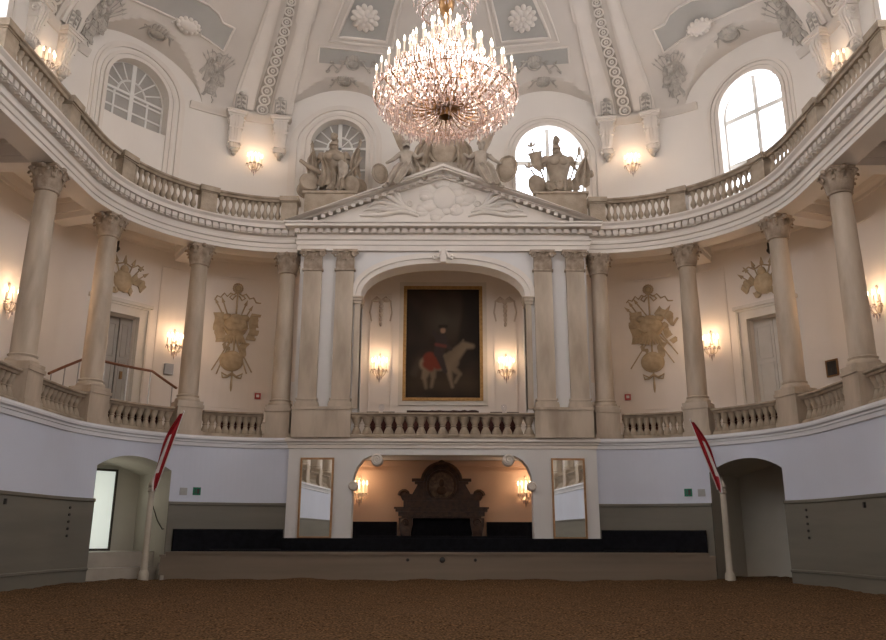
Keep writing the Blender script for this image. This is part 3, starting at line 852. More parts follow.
# ------------------------------------------------------------------ sconces
def make_sconce(M, label, group, n=5):
    t = thing('wall_sconce', label, 'wall sconce', M, group)
    b = MB()
    b.ell((0, -.03, 0), (.10, .05, .2), 10, 8); b.ell((0, -.06, .22), (.07, .04, .07), 8, 6)
    b.tube([(0, -.05, .1), (0, -.05, .62)], .025, 6); b.ell((0, -.05, .68), (.05, .04, .09), 8, 6)
    b.build('backplate', SILVER, t, smooth=50)
    spots = [(-.30, -.20), (-.17, -.34), (0, -.40), (.17, -.34), (.30, -.20)] if n == 5 else [(-.24, -.2), (0, -.34), (.24, -.2)]
    for x, y in spots:
        b = MB(); pts = []
        for i in range(9):
            f = i/8; pts.append((x*f, -.06+(y+.06)*f, -.08 - .16*sin(pi*f) + .10*f*f))
        b.tube(pts, .018, 5); b.lathe([(.02, .0), (.06, .02), (.065, .04), (.03, .05)], 8, (x, y, .0))
        b.build('arm', SILVER, t, smooth=50)
        b = MB(); b.lathe([(.022, .04), (.022, .36)], 8, (x, y, 0)); c = b.build('candle', CANDLE, t, smooth=50)
        b = MB(); b.lathe([(.008, .36), (.03, .40), (.034, .44), (.02, .5), (.004, .55)], 8, (x, y, 0)); b.build('flame', FLAME, c, smooth=50)
    b = MB()
    for x, y in spots:
        for q in range(5):
            a = 2*pi*q/5; b.octa((x+.06*cos(a), y+.06*sin(a), -.03), .014, .09)
    for q in range(8):
        a = 2*pi*q/8; b.octa((.1*cos(a), -.18+.1*sin(a), -.27), .018, .12)
    b.octa((0, -.18, -.34), .04, .2)
    o = b.build('crystal_drops', CRYSTAL, t, smooth=0); o['kind'] = 'stuff'
    return t
def sconce_light(M, p, e, r=.16, y=-.5):
    L = bpy.data.lights.new('sconce_light', 'POINT'); L.energy = e; L.color = (1, .66, .40); L.shadow_soft_size = r
    o = bpy.data.objects.new('sconce_light', L); COL.objects.link(o); o.location = M @ Vector((0, y, p))
SC = [(9.66, OR, 8.75, 'lit candle sconce beside the %s gallery door', 34), (14.75, OR, 8.8, 'lit candle sconce at the %s picture edge behind the end column', 34), (7.74, OU, 17.2, 'lit candle sconce high between two corbels %s of the pediment', 24), (14.87, OU, 17.65, 'lit candle sconce in the upper %s corner above the balustrade', 10)]
sc0 = None
for sg, nm in ((-1, 'left'), (1, 'right')):
    for u, o, z, l, e in SC:
        M = frame(sg*u, o, z)
        if sc0 is None: sc0 = make_sconce(M, l % nm, 'candle sconces')
        else: copy_tree(sc0, M, l % nm, 'candle sconces')
        sconce_light(M, .45, e)
    M = frame(sg*2.63, OR, 8.1); copy_tree(sc0, M, 'lit candle sconce %s of the dark painting' % nm, 'candle sconces'); sconce_light(M, .45, 30)
    M = Matrix.Translation((sg*3.42, 33.5, 3.15)); copy_tree(sc0, M, 'lit candle sconce in the lower niche, %s of the brown monument' % nm, 'candle sconces'); sconce_light(M, .4, 30)

# ------------------------------------------------------------------ chandelier
ch = thing('crystal_chandelier', 'huge crystal chandelier with tiers of lit candles hanging before the pediment', 'chandelier', Matrix.Translation((.05, 16, 0)))
b = MB(); b.lathe([(.02, 10.52), (.10, 10.57), (.16, 10.6), (.10, 10.8), (.07, 11.0), (.18, 11.15), (.2, 11.25), (.08, 11.4), (.06, 12.2), (.14, 12.35), (.06, 12.5), (.05, 13.2), (.16, 13.35), (.22, 13.6), (.1, 13.9), (.05, 14.1)], 14)
b.build('stem', BRASS, ch, smooth=60)
b = MB()
for i in range(75):
    z = 14.1 + i*.135; a = (i % 2)*pi/2
    b.tube([(.05*cos(q*pi/4)*cos(a), .05*cos(q*pi/4)*sin(a), z+.075*sin(q*pi/4)+.07) for q in range(8)], .015, 4, True)
b.build('chain', BRASS, ch, smooth=60)
tiers = [(1.58, 11.24, 28, 10.85), (1.36, 11.52, 22, 10.95), (1.12, 11.82, 18, 11.1), (.84, 12.14, 14, 11.3), (.54, 12.48, 10, 11.6), (.27, 12.80, 6, 12.0)]
stuff = MB(); candle0 = None; spots_ch = []
rng = random.Random(3)
for ti, (r, z, n, zc) in enumerate(tiers):
    for i in range(n):
        a = 2*pi*(i + .37*ti)/n; rr = r*(1+.02*rng.uniform(-1, 1)); zz = z + rng.uniform(-.03, .03)
        x, y = rr*cos(a), rr*sin(a); spots_ch.append((x, y, zz))
        b = MB(); pts = []
        for k in range(10):
            f = k/9; rad = .08 + (rr-.08)*f
            pts.append((rad*cos(a), rad*sin(a), zc + (zz-zc)*f**2.2 - .22*sin(pi*f)*(1 if ti < 4 else .5)))
        b.tube(pts, .014, 5); b.build('arm', BRASS, ch, smooth=60)
        if candle0 is None:
            b = MB(); b.lathe([(.015, -.01), (.06, .0), (.065, .02), (.024, .03), (.021, .05), (.021, .30)], 8); candle0 = b.build('candle', CANDLE, ch, smooth=50)
            b = MB(); b.lathe([(.008, .30), (.024, .33), (.028, .36), (.015, .42), (.003, .47)], 8); fl0 = b.build('flame', FLAMEW, candle0, smooth=50)
            c = candle0
        else:
            c = candle0.copy(); COL.objects.link(c); f_ = fl0.copy(); COL.objects.link(f_); f_.parent = c
        c.location = (x, y, zz)
        for q in range(7):
            t_ = 2*pi*q/7; stuff.octa((x+.068*cos(t_), y+.068*sin(t_), zz-.03), .016, .12)
# cut drops: envelope of the basket
drop0 = None
def env(z):   # radius of the crystal basket at height z
    if z > 11.1: return 1.66 - (z-11.1)*1.02
    return 1.66 - .40*((11.1-z)/.6)**2
for k in range(100):
    ring = k % 3; i = k//3
    a = 2*pi*(i+.33*ring)/33.3; r = (1.36, 1.12, .82)[ring]; z = (10.74, 10.64, 10.60)[ring] + .05*(i % 2)
    if drop0 is None:
        b = MB(); b.octa((0, 0, 0), .05, .2); b.octa((0, 0, .09), .022, .03); drop0 = b.build('crystal_drop', CRYSTAL, ch, smooth=0); c = drop0
    else:
        c = drop0.copy(); COL.objects.link(c)
    c.location = (r*cos(a), r*sin(a), z); c.rotation_euler = (0, 0, a)
    c.scale = (1.0, 1.0, 1.0) if ring else (.8, .8, .9)
for k in range(4600):
    z = 10.58 + 2.0*rng.random()**1.3; e = env(z); f = rng.random()**.45; a = rng.uniform(0, 2*pi); r = max(.06, e*f)
    s = rng.uniform(.012, .03)
    stuff.octa((r*cos(a), r*sin(a), z), s, s*rng.uniform(2, 4.2))
for r, z in ((1.63, 11.05), (1.5, 10.85), (1.3, 10.72), (.95, 10.62), (1.34, 11.4), (1.05, 11.7), (.72, 12.05)):
    n = int(r*60)
    for i in range(n):
        a = 2*pi*i/n; stuff.octa((r*cos(a), r*sin(a), z + .07*abs(sin(a*7))), .02, .09)
# crown of crystal at the top of the stem
for k in range(420):
    z = rng.uniform(13.2, 14.3); r = (.55 + .25*sin((z-13.2)*3))*rng.uniform(.8, 1); a = rng.uniform(0, 2*pi)
    stuff.octa((r*cos(a), r*sin(a), z), .018, .09)
so = stuff.build('crystal_beads', CRYSTAL, ch, smooth=0, recalc=False); so['kind'] = 'stuff'
b = MB()
for r, z in ((1.60, 11.05), (1.34, 10.78), (.95, 10.66), (.8, 12.05), (.55, 13.3)):
    b = MB(); b.tube([(r*cos(2*pi*i/40), r*sin(2*pi*i/40), z) for i in range(40)], .011, 5, True); b.build('ring', BRASS, ch, smooth=60)
for r, z, n, e in ((1.1, 11.75, 6, 34), (.5, 12.6, 3, 12), (.9, 11.2, 4, 46)):
    for i in range(n):
        a = 2*pi*(i+.25)/n
        L = bpy.data.lights.new('chandelier_light', 'POINT'); L.energy = e*.30; L.color = (1, .80, .66); L.shadow_soft_size = .15
        o = bpy.data.objects.new('chandelier_light', L); COL.objects.link(o); o.location = (.05 + r*cos(a), 16 + r*sin(a), z)

# ------------------------------------------------------------------ painting
pt = thing('framed_painting', 'large dark painting of a rider on a pale horse in a gilt frame', 'painting', Matrix.Translation((0, 32.4, 0)))
PX, P0z, P1z = 1.55, 6.98, 11.68
b = MB(); rect_frame(b, -PX-.12, PX+.12, P0z-.12, P1z+.12, .13, .14); b.build('gilt_frame', GOLD, pt, smooth=0)
b = MB(); rect_frame(b, -PX-.30, PX+.30, P0z-.30, P1z+.30, .18, .09); b.build('outer_moulding', DOORW, pt, smooth=0)
nx, nz = 84, 124
def sd_caps(p, a, c, r0, r1):
    ax, az = a; bx, bz = c; dx, dz = bx-ax, bz-az; l2 = dx*dx+dz*dz or 1e-9
    t = max(0, min(1, ((p[0]-ax)*dx + (p[1]-az)*dz)/l2)); return hypot(p[0]-ax-dx*t, p[1]-az-dz*t) - (r0+(r1-r0)*t)
HORSE = [((.30, .30), (.56, .33), .085, .095), ((.56, .35), (.70, .50), .085, .05), ((.70, .51), (.80, .50), .045, .028), ((.69, .53), (.70, .57), .015, .006),
         ((.31, .27), (.27, .15), .06, .03), ((.27, .16), (.29, .04), .022, .016), ((.36, .27), (.37, .16), .05, .028), ((.37, .16), (.35, .05), .02, .015),
         ((.57, .27), (.66, .19), .042, .024), ((.66, .19), (.61, .10), .02, .014), ((.54, .26), (.56, .13), .04, .022), ((.56, .13), (.58, .05), .018, .014)]
RIDER = [((.43, .42), (.46, .58), .055, .062), ((.46, .56), (.56, .47), .025, .02), ((.43, .56), (.37, .66), .025, .02), ((.44, .38), (.50, .22), .04, .025)]
TAIL = [((.22, .34), (.16, .20), .03, .045)]
def sm(d, w=.02): return max(0, min(1, .5 - d/w))
def paint(s, t):
    p = (.45 + (s-.47)/1.22, .40 + (t*1.5-.58)/1.22)        # t 0..1 upward, canvas 1 : 1.5
    n = .5 + .5*sin(11*s + 3*sin(7*t))*sin(9*t + 2*sin(5*s)); 
    c = [.020+.012*n, .013+.007*n, .009+.004*n]
    def over(col, a):
        for i in range(3): c[i] = c[i]*(1-a) + col[i]*a
    sky = max(0, 1-hypot((s-.55)/.38, (t-.72)/.22)); over((.075, .060, .038), .7*sky*(.6+.4*n))
    over((.014, .009, .006), .8*sm(.74-s+.03*sin(9*t), .06)*sm(.36-t, .1))
    over((.055, .036, .018), .7*max(0, 1-abs(t-.14)/.14)*(.5+.5*n))
    d = min(sd_caps(p, *q) for q in TAIL); over((.05, .035, .022), sm(d, .05))
    d = min(sd_caps(p, *q) for q in HORSE); sh = .6 + .4*n; over((.20*sh, .145*sh, .09*sh), sm(d, .03)*.92)
    d = min(sd_caps(p, (.33, .36), (.42, .30), .075, .06), sd_caps(p, (.30, .30), (.34, .26), .05, .04)); over((.14, .025, .012), sm(d, .03))
    d = min(sd_caps(p, *q) for q in RIDER); over((.035, .024, .02), sm(d, .02))
    d = sd_caps(p, (.40, .52), (.50, .50), .018, .018); over((.12, .03, .02), sm(d, .02))
    d = sd_caps(p, (.475, .675), (.475, .685), .028, .028); over((.26, .15, .09), sm(d, .015))
    d = sd_caps(p, (.44, .725), (.51, .725), .018, .018); over((.02, .014, .01), sm(d, .015))
    return c
vs = []; cols = []
for j in range(nz+1):
    for i in range(nx+1):
        vs.append((-PX + 2*PX*i/nx, -.04, P0z + (P1z-P0z)*j/nz)); cols.append((*paint(i/nx, j/nz), 1))
b = MB(); b.add(vs, [(j*(nx+1)+i, j*(nx+1)+i+1, (j+1)*(nx+1)+i+1, (j+1)*(nx+1)+i) for j in range(nz) for i in range(nx)])
o = b.build('canvas', CANVAS, pt, smooth=0, recalc=False)
at = o.data.color_attributes.new('paint', 'FLOAT_COLOR', 'POINT')
at.data.foreach_set('color', [v for c in cols for v in c])

# ------------------------------------------------------------------ mirrors
for s, nm in ((-1, 'left'), (1, 'right')):
    t = thing('wall_mirror', 'tall narrow gilt framed mirror on the white pier, %s of the niche' % nm, 'mirror', Matrix.Translation((s*4.60, 29.47, 0)) @ Matrix.Rotation(s*radians(2.4), 4, 'Z'), 'pier mirrors')
    b = MB(); rect_frame(b, -.62, .62, 1.40, 4.27, .07, .06); b.build('frame', COPPER, t, smooth=0)
    b = MB(); b.box(-.56, .56, -.03, -.005, 1.46, 4.21); b.build('glass', MIRROR, t, smooth=0)

# ------------------------------------------------------------------ relief trophies on the gallery wall
def poly_relief(b, pts, d0, d1=0.02): b.prism(pts, -d0, d1)
def ribbon(b, pts, w=.035, d=.04):
    b.tube([(x, -d, z) for x, z in pts], w, 5)
def spear(b, a, c, tip=True, r=.03):
    b.tube([(a[0], -.05, a[1]), (c[0], -.05, c[1])], r, 6)
    if tip:
        dx, dz = c[0]-a[0], c[1]-a[1]; l = hypot(dx, dz); dx /= l; dz /= l
        b.prism([(c[0]-dz*.07, c[1]+dx*.07), (c[0]+dx*.26, c[1]+dz*.26), (c[0]+dz*.07, c[1]-dx*.07)], -.07, -.02)
def banner(b, x, z, dx, dz, w, L, ph=0, d=.07):
    nxv, nz = -dz, dx; n = 10; top = []; bot = []
    for i in range(n+1):
        f = i/n; q = .05*sin(f*9+ph)
        top.append((x+dx*L*f + nxv*(w/2+q), z+dz*L*f + nz*(w/2+q))); bot.append((x+dx*L*f + nxv*(-w/2+q), z+dz*L*f + nz*(-w/2+q)))
    for i in range(n):
        dd = d + .03*sin(i*1.9+ph)
        b.prism([bot[i], bot[i+1], top[i+1], top[i]], -dd, .02)
def wreath(b, x, z, r, k=14):
    for i in range(k):
        a = 2*pi*i/k; b.ell((x+r*cos(a), -.06, z+r*sin(a)), (.35*r, .06, .17*r), 7, 5, (-a+pi/2+.5, 'Y'))
def trophy(M, kind, label):
    b = MB()
    wreath(b, 0, 2.02, .19); b.ell((0, -.04, 2.02), (.15, .05, .15), 10, 6)
    ribbon(b, [(-.92, 1.50 if kind else 1.42), (-.82, 1.62), (-.68, 1.56), (-.54, 1.76), (-.42, 1.62), (-.28, 1.78), (-.16, 1.72), (0, 1.84)])
    ribbon(b, [(0, 1.84), (.2, 1.70), (.34, 1.80), (.5, 1.60), (.66, 1.66), (.78, 1.46), (.98, 1.44)])
    ribbon(b, [(-.2, 1.75), (-.32, 1.6), (-.2, 1.5), (-.06, 1.7)]); ribbon(b, [(.2, 1.75), (.32, 1.6), (.2, 1.5), (.06, 1.7)])
    b.tube([(0, -.05, 1.8), (0, -.05, -2.25)], .04, 6)
    if not kind:
        for a, c in (((.78, -1.55), (-.80, 1.3)), ((.58, -1.62), (-.55, 1.35)), ((-.82, -1.55), (.55, 1.1)), ((-.62, -1.7), (.35, 1.3))): spear(b, a, c)
        banner(b, -.72, .9, .12, -1, .42, 1.25, 0); banner(b, .78, .95, -.08, -1, .40, 1.15, 2)
    else:
        for a, c in (((-.9, -1.35), (.72, 1.05)), ((.85, -1.2), (-.72, 1.35)), ((1.02, -.85), (-.5, 1.45)), ((.8, -.5), (-.85, 1.15))): spear(b, a, c)
        banner(b, -.62, 1.05, .06, -1, .5, 1.35, 1); banner(b, .30, 1.1, .80, -.6, .40, .95, 3); banner(b, .45, .5, .5, -.86, .3, 1.1, 0, .05)
    # cuirass with shoulder pieces and skirt
    b.ell((0, -.06, .38), (.50, .20, .52), 14, 10); b.ell((-.34, -.06, .72), (.22, .14, .17), 10, 6); b.ell((.34, -.06, .72), (.22, .14, .17), 10, 6)
    b.ell((0, -.1, .55), (.3, .19, .25), 12, 8)
    for k in range(9):
        a = -1.0 + 2.0*k/8; b.tube([(.38*sin(a)*.8, -.12, -.02), (.52*sin(a), -.1, -.40 + .06*abs(a))], [.07, .045], 6)
    ribbon(b, [(-.5, .3), (-.25, .12), (0, .2), (.25, .12), (.5, .3)], .05, .2)
    # drum, quiver and bow knot
    b.ell((0 if kind else -.06, -.04, -1.12), (.46, .14, .42), 16, 8)
    ribbon(b, [((0 if kind else -.06)+.44*cos(i*pi/10), -1.12+.40*sin(i*pi/10)) for i in range(21)], .04, .06)
    banner(b, -.45, -.42, .55, -.55, .2, .5, 1, .05); banner(b, .45, -.30, -.25, -1, .28, .75, 2, .06)
    for s in (-1, 1): ribbon(b, [(0, -1.62), (s*.18, -1.75), (s*.42, -1.62), (s*.36, -1.82), (s*.2, -1.8), (0, -1.66)], .04)
    b.ell((0, -.05, -2.1), (.05, .05, .3), 8, 6)
    o = b.build('wall_trophy_relief', GILT, smooth=45); o.matrix_world = M
    return tag(o, label, 'wall relief', 'ochre trophy reliefs')
trophy(frame(-7.95, OR, 9.55), 0, 'ochre stucco trophy of banners and drum on the left gallery wall')
trophy(frame(7.95, OR, 9.55), 1, 'ochre stucco trophy of crossed spears and quiver on the right gallery wall')
for sg, nm in ((-1, 'left'), (1, 'right')):
    b = MB()
    b.ell((0, -.06, .0), (.36, .14, .42), 12, 8); b.ell((0, -.08, .42), (.16, .14, .18), 10, 7)
    for k in range(7):
        a = -1.1 + k*.37; spear(b, (0, -.3), (.75*sin(a)*1.15, .1 + .62*cos(a)), True, .025)
    banner(b, -.35, .25, -.75, -.62, .34, .62, 0, .08); banner(b, .35, .25, .78, -.6, .34, .62, 2, .08); banner(b, -.1, -.2, .8, -.3, .26, .6, 1, .09); banner(b, .1, -.2, -.8, -.35, .26, .6, 1, .09)
    ribbon(b, [(-.75, .6), (-.5, .72), (-.3, .58), (0, .7), (.3, .58), (.5, .72), (.75, .6)], .03)
    o = b.build('door_trophy_relief', GILT, smooth=45); o.matrix_world = frame(sg*11.3, OR, 11.05) @ Matrix.Scale(1.08, 4)
    tag(o, 'small ochre trophy relief of arms above the %s gallery door' % nm, 'wall relief', 'ochre reliefs above the doors')
    b = MB()      # bow and festoon above the sconces beside the painting
    ribbon(b, [(-.32, .05), (-.15, .22), (0, .1), (.15, .22), (.32, .05)], .035); ribbon(b, [(-.3, .1), (-.36, -.3), (-.3, -.6)], .03); ribbon(b, [(.3, .1), (.36, -.3), (.3, -.6)], .03)
    for k in range(6): b.ell((0, -.04, .05-.15*k), (.09-.008*k, .05, .09), 7, 5)
    for s in (-1, 1): b.ell((s*.16, -.04, .1), (.14, .05, .07), 8, 5)
    o = b.build('ribbon_festoon_relief', FESTOON, smooth=45); o.matrix_world = frame(sg*2.63, OR, 11.05) @ Matrix.Scale(1.3, 4)
    tag(o, 'pale ribbon festoon relief %s of the dark painting' % nm, 'wall relief', 'ribbon festoons in the niche')

# ------------------------------------------------------------------ gallery doors
for sg, nm in ((-1, 'left'), (1, 'right')):
    t = tag(bpy.data.objects.new('door_%d' % (1 if sg < 0 else 2), None), '%s gallery door in a broad pale surround' % nm, None, None, 'structure'); COL.objects.link(t)
    t.matrix_world = frame(sg*11.3, OR, ZG)
    hw = .57*(R+OR)/R; H = 9.72-ZG
    b = MB()
    for (w0, w1, d) in ((0, .14, .10), (.14, .34, .06), (.34, .42, .12)):
        b.box(-hw-w1, -hw-w0, -d-.05, .1, 0, H+w1); b.box(hw+w0, hw+w1, -d-.05, .1, 0, H+w1); b.box(-hw-w0, hw+w0, -d-.05, .1, H+w0, H+w1)
    b.box(-hw-.5, hw+.5, -.24, .05, H+.42, H+.56)
    b.build('surround', DOORW, t, smooth=0)
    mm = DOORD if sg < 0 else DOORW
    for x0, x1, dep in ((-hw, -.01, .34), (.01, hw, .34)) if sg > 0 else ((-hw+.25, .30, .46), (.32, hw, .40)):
        b = MB(); b.box(x0, x1, dep, dep+.06, 0, H); w = x1-x0
        for (z0, z1) in ((.25, 1.2), (1.4, 3.0), (3.15, H-.25)):
            for q in ((x0+.1, x1-.1, z0, z0+.05), (x0+.1, x1-.1, z1-.05, z1), (x0+.1, x0+.15, z0, z1), (x1-.15, x1-.1, z0, z1)):
                b.box(q[0], q[1], dep-.03, dep+.01, q[2], q[3])
        lf = b.build('door_leaf', mm, t, smooth=0)
    b = MB(); b.box(.40, .47, .28, .34, 2.0, 2.3) if sg > 0 else b.box(.5, .6, .35, .4, 2.3, 2.6); b.build('lock_plate', BRASS, lf, smooth=0)
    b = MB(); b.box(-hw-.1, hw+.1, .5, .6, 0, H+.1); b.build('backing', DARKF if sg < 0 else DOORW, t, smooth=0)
# steps in front of the left door, with two handrails
b = MB()
for k in range(5): b.M = frame(-11.3, OR, ZG); b.box(-1.2, 1.2, -1.22+.24*k, -.02, .17*k, .17*(k+1))
tag(b.build('gallery_steps', STEPM, smooth=0), 'short flight of pale steps up to the left gallery door', 'steps')
def rail(pts, label, posts):
    t = thing('handrail', label, 'handrail', frame((pts[0][0]+pts[-1][0])/2, 1.0, ZG), 'gallery handrails'); Mi = t.matrix_world.inverted()
    def P(u, z): return tuple(Mi @ Vector((*U2P(u, 1.0), z)))
    full = []
    for (u0, z0), (u1, z1) in zip(pts[:-1], pts[1:]):
        for i in range(8): full.append((u0+(u1-u0)*i/8, z0+(z1-z0)*i/8))
    full.append(pts[-1])
    b = MB(); b.tube([P(u, z) for u, z in full], .05, 8); b.build('wood_rail', WOOD, t, smooth=50)
    for u in posts:
        z = None
        for (u0, z0), (u1, z1) in zip(pts[:-1], pts[1:]):
            if min(u0, u1)-1e-6 <= u <= max(u0, u1)+1e-6: z = z0+(z1-z0)*(u-u0)/(u1-u0)
        b = MB(); b.tube([P(u, ZG+.0), P(u, z)], .022, 6); b.build('post', STEEL, t, smooth=50)
rail([(-14.2, 6.6), (-13.0, 7.36)], 'short sloping wooden handrail left of the door column', (-14.1, -13.6, -13.1))
rail([(-12.3, 7.47), (-10.6, 7.42), (-9.75, 6.88)], 'long wooden handrail right of the door column on the left gallery', (-12.2, -11.4, -10.65, -9.9))

# ------------------------------------------------------------------ small fittings on the walls
def plate(name, M, w, h, m, label, cat, group=None, d=.03):
    b = MB(); b.box(-w/2, w/2, -d, .0, -h/2, h/2); o = b.build(name, m, smooth=0); o.matrix_world = M; return tag(o, label, cat, group)
for sg, nm in ((-1, 'left'), (1, 'right')):
    t = thing('exit_sign', 'small green exit sign on the white wall %s of the end seats' % nm, 'sign', frame(sg*9.1, -.4, 3.02), 'green exit signs')
    b = MB(); b.box(-.135, .135, -.035, .0, -.135, .135); b.build('sign_panel', GREENS, t, smooth=0)
    b = MB(); b.box(.0, .09, -.04, -.035, -.09, .09); b.ell((-.055, -.038, .055), (.022, .004, .022), 8, 6); b.tube([(-.06, -.038, .03), (-.05, -.038, -.02), (-.085, -.038, -.08)], .012, 4); b.tube([(-.05, -.038, -.02), (-.02, -.038, -.07)], .012, 4)
    b.build('running_figure', GREENS if False else DARKF, t, smooth=0)
    plate('wall_plate', frame(sg*9.60, -.4, 3.0), .25, .25, GREYS, 'small square grey plate beside the %s exit sign' % nm, 'plate', 'grey wall plates')
    t = thing('fire_alarm', 'small red fire alarm box low on the %s trophy wall' % nm, 'fire alarm', frame(sg*7.17, OR, 7.02), 'red alarm boxes')
    b = MB(); b.box(-.12, .12, -.07, 0, -.12, .12); b.build('housing', REDBOX, t, smooth=0)
    b = MB(); b.box(-.06, .06, -.075, -.07, -.05, .06); b.build('push_plate', WHITES, t, smooth=0)
    t = thing('security_camera', 'small black security camera hanging high by the %s gallery door' % nm, 'camera', frame(sg*11.62, OR-.12, 12.25), 'security cameras')
    b = MB(); b.box(-.03, .03, -.1, .1, 0, .3); b.build('bracket', DARKF, t, smooth=0)
    b = MB(); b.ell((0, 0, -.02), (.11, .16, .11), 10, 8); b.lathe([(.06, -.1), (.06, 0)], 10, (0, 0, -.04)); b.build('housing', DARKF, t, smooth=50)
    for k in range(5):
        b = MB(); b.lathe([(.03, -.03), (.042, -.01), (.042, .02)], 8); o = b.build('wall_peg', PEG, smooth=40)
        o.matrix_world = frame(-14.3 if sg < 0 else 13.86, -.47, 2.32-.21*k) @ Matrix.Rotation(pi/2, 4, 'X')
        tag(o, '%s dark peg of the vertical row on the %s dado' % (('topmost', 'second from top', 'middle', 'second from bottom', 'lowest')[k], nm), 'peg', 'pegs on the %s dado' % nm)
    b = MB(); b.box(-.035, .035, -.05, .02, -.075, .075); o = b.build('wall_peg', PEG, smooth=0); o.matrix_world = frame(-18.0 if sg < 0 else 17.2, -.47, 2.36); tag(o, 'single dark peg under the %s dado rail' % nm, 'peg')
plate('loudspeaker_box', frame(-9.75, OR, 7.85), .34, .42, GREYS, 'small grey loudspeaker box below the left gallery sconce', 'loudspeaker', d=.14)
t = thing('wall_grille', 'small dark square grille on the right gallery wall', 'grille', frame(13.0, OR, 7.25))
b = MB(); rect_frame(b, -.25, .25, -.3, .3, .05, .06); b.build('frame', BRASS, t, smooth=0)
b = MB(); b.box(-.2, .2, -.03, 0, -.25, .25)
for k in range(6): b.tube([(-.2+.08*k, -.035, -.25), (-.2+.08*k, -.035, .25)], .012, 4)
b.build('mesh_panel', DARKF, t, smooth=0)
BENCH = mat('dark_red_upholstery', (.075, .018, .012), .8, (.05, .012, .009), 5)
for a, c, o_, l in ((-3.0, 3.0, .6, 'below the dark painting'), (-8.3, -7.0, .75, 'beside the left fire alarm'), (6.95, 8.2, .75, 'beside the right fire alarm'), (-12.3, -10.4, .42, 'below the long left handrail'), (10.5, 12.6, .42, 'before the right gallery door')):
    t = thing('gallery_bench', 'dark red bench half hidden behind the lower balustrade ' + l, 'bench', Matrix.Identity(4), 'gallery benches')
    b = MB(); b.sweep(upath(a, c), [(o_, ZG+.38), (o_, ZG+.46), (o_+.45, ZG+.46), (o_+.45, ZG+.38)]); b.build('seat', BENCH, t, smooth=30)
    b = MB(); b.sweep(upath(a, c), [(o_-.1, ZG+.05), (o_-.12, ZG+.86), (o_-.04, ZG+.86), (o_-.02, ZG+.05)]); b.build('backrest', BENCH, t, smooth=30)
    for uu in (a+.15, c-.15):
        b = MB(); b.M = frame(uu, o_+.3, ZG); b.box(-.05, .05, -.1, .1, 0, .38); b.build('leg', BENCH, t, smooth=0)
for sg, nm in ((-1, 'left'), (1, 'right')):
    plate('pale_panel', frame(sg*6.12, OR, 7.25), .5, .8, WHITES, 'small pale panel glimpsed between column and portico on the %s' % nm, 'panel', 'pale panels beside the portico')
# things lying on the central balustrade rail
ZR = ZG + .93
b = MB(); rg = random.Random(5); b.tube([(-1.35 + .135*i, -.42+30+rg.uniform(-.03, .03), ZR+.06+rg.uniform(-.012, .012)) for i in range(21)], [.05+.02*rg.random() for i in range(21)], 7)
tag(b.build('rolled_cloth', DROLL, smooth=60), 'long dark rolled cloth lying along the central balustrade rail', 'cloth')
for x, l in ((-2.62, 'far left'), (-2.02, 'left'), (2.0, 'right'), (2.62, 'far right')):
    b = MB(); b.box(x-.22, x+.22, 29.46, 29.7, ZR, ZR+.05); tag(b.build('black_strip', DARKF, smooth=0), 'flat black strip on the central balustrade rail, %s one of four' % l, 'strip', 'black strips on the rail')
for x, l in ((-2.3, 'left'), (2.3, 'right')):
    b = MB(); b.lathe([(.07, ZR), (.07, ZR+.03), (.02, ZR+.06), (.09, ZR+.14), (.12, ZR+.24), (.09, ZR+.33), (.02, ZR+.36)], 12, (x, 29.58, 0))
    tag(b.build('glass_lamp', GLASS, smooth=60), 'small clear glass lamp on the rail, %s of the painting' % l, 'lamp', 'clear lamps on the rail')

# ------------------------------------------------------------------ monument in the lower niche
t = thing('carved_monument', 'dark carved stone monument with round medallion against the peach niche wall', 'monument', Matrix.Translation((-.04, 33.5, 0)))
b = MB()
for (z0, z1, w, d) in ((2.28, 2.45, 1.75, .5), (2.45, 2.56, 1.86, .58), (2.56, 2.63, 1.92, .62), (2.2, 2.28, 1.62, .42), (2.63, 2.9, 1.55, .36), (2.9, 3.0, 1.6, .42)): b.box(-w, w, -d, .0, z0, z1)
b.build('shelf', DARKWOOD, t, smooth=0)
b = MB(); b.box(-1.24, 1.24, -.16, 0, 0, 2.2); b.build('dark_recess', BLACK, t, smooth=0)
for s in (-1, 1):
    b = MB(); b.box(s*1.45-.2, s*1.45+.2, -.38, 0, 0, 1.6); b.prism([(s*1.45-.2, 1.6), (s*1.45+.2, 1.6), (s*1.45+.28, 1.95), (s*1.45+.28, 2.2), (s*1.45-.28, 2.2), (s*1.45-.28, 1.95)], -.46, 0)
    spiral(b, (s*1.45, -.5, 2.02), (s, 0, 0), .16, w=.05); b.build('console', DARKWOOD, t, smooth=30)
    b = MB(); spiral(b, (s*1.52, -.2, 3.1), (s, 0, 0), .22, w=.08)
    b.prism([(s*1.62, 2.98), (s*1.62, 3.2), (s*1.2, 3.15), (s*1.0, 3.5), (s*.98, 3.72), (s*.75, 3.72), (s*.75, 2.98)][::s], -.3, 0); b.build('scroll', DARKWOOD, t, smooth=30)
    b = MB(); b.box(min(s*.72, s*1.22), max(s*.72, s*1.22), -.38, 0, 3.66, 3.78); b.box(min(s*.78, s*1.1), max(s*.78, s*1.1), -.32, 0, 3.56, 3.66); b.build('cornice', DARKWOOD, t, smooth=0)
b = MB(); b.prism([(-.85, 2.98), (.85, 2.98), (.85, 3.6)] + [(.85*cos(pi*i/16), 3.6+.82*sin(pi*i/16)) for i in range(1, 16)] + [(-.85, 3.6)], -.22, 0)
b.tube([(.78*cos(pi*i/16), -.26, 3.66+.74*sin(pi*i/16)) for i in range(17)], .09, 8); b.ell((0, -.28, 4.42), (.16, .1, .12), 10, 7); b.build('arched_back', DARKWOOD, t, smooth=40)
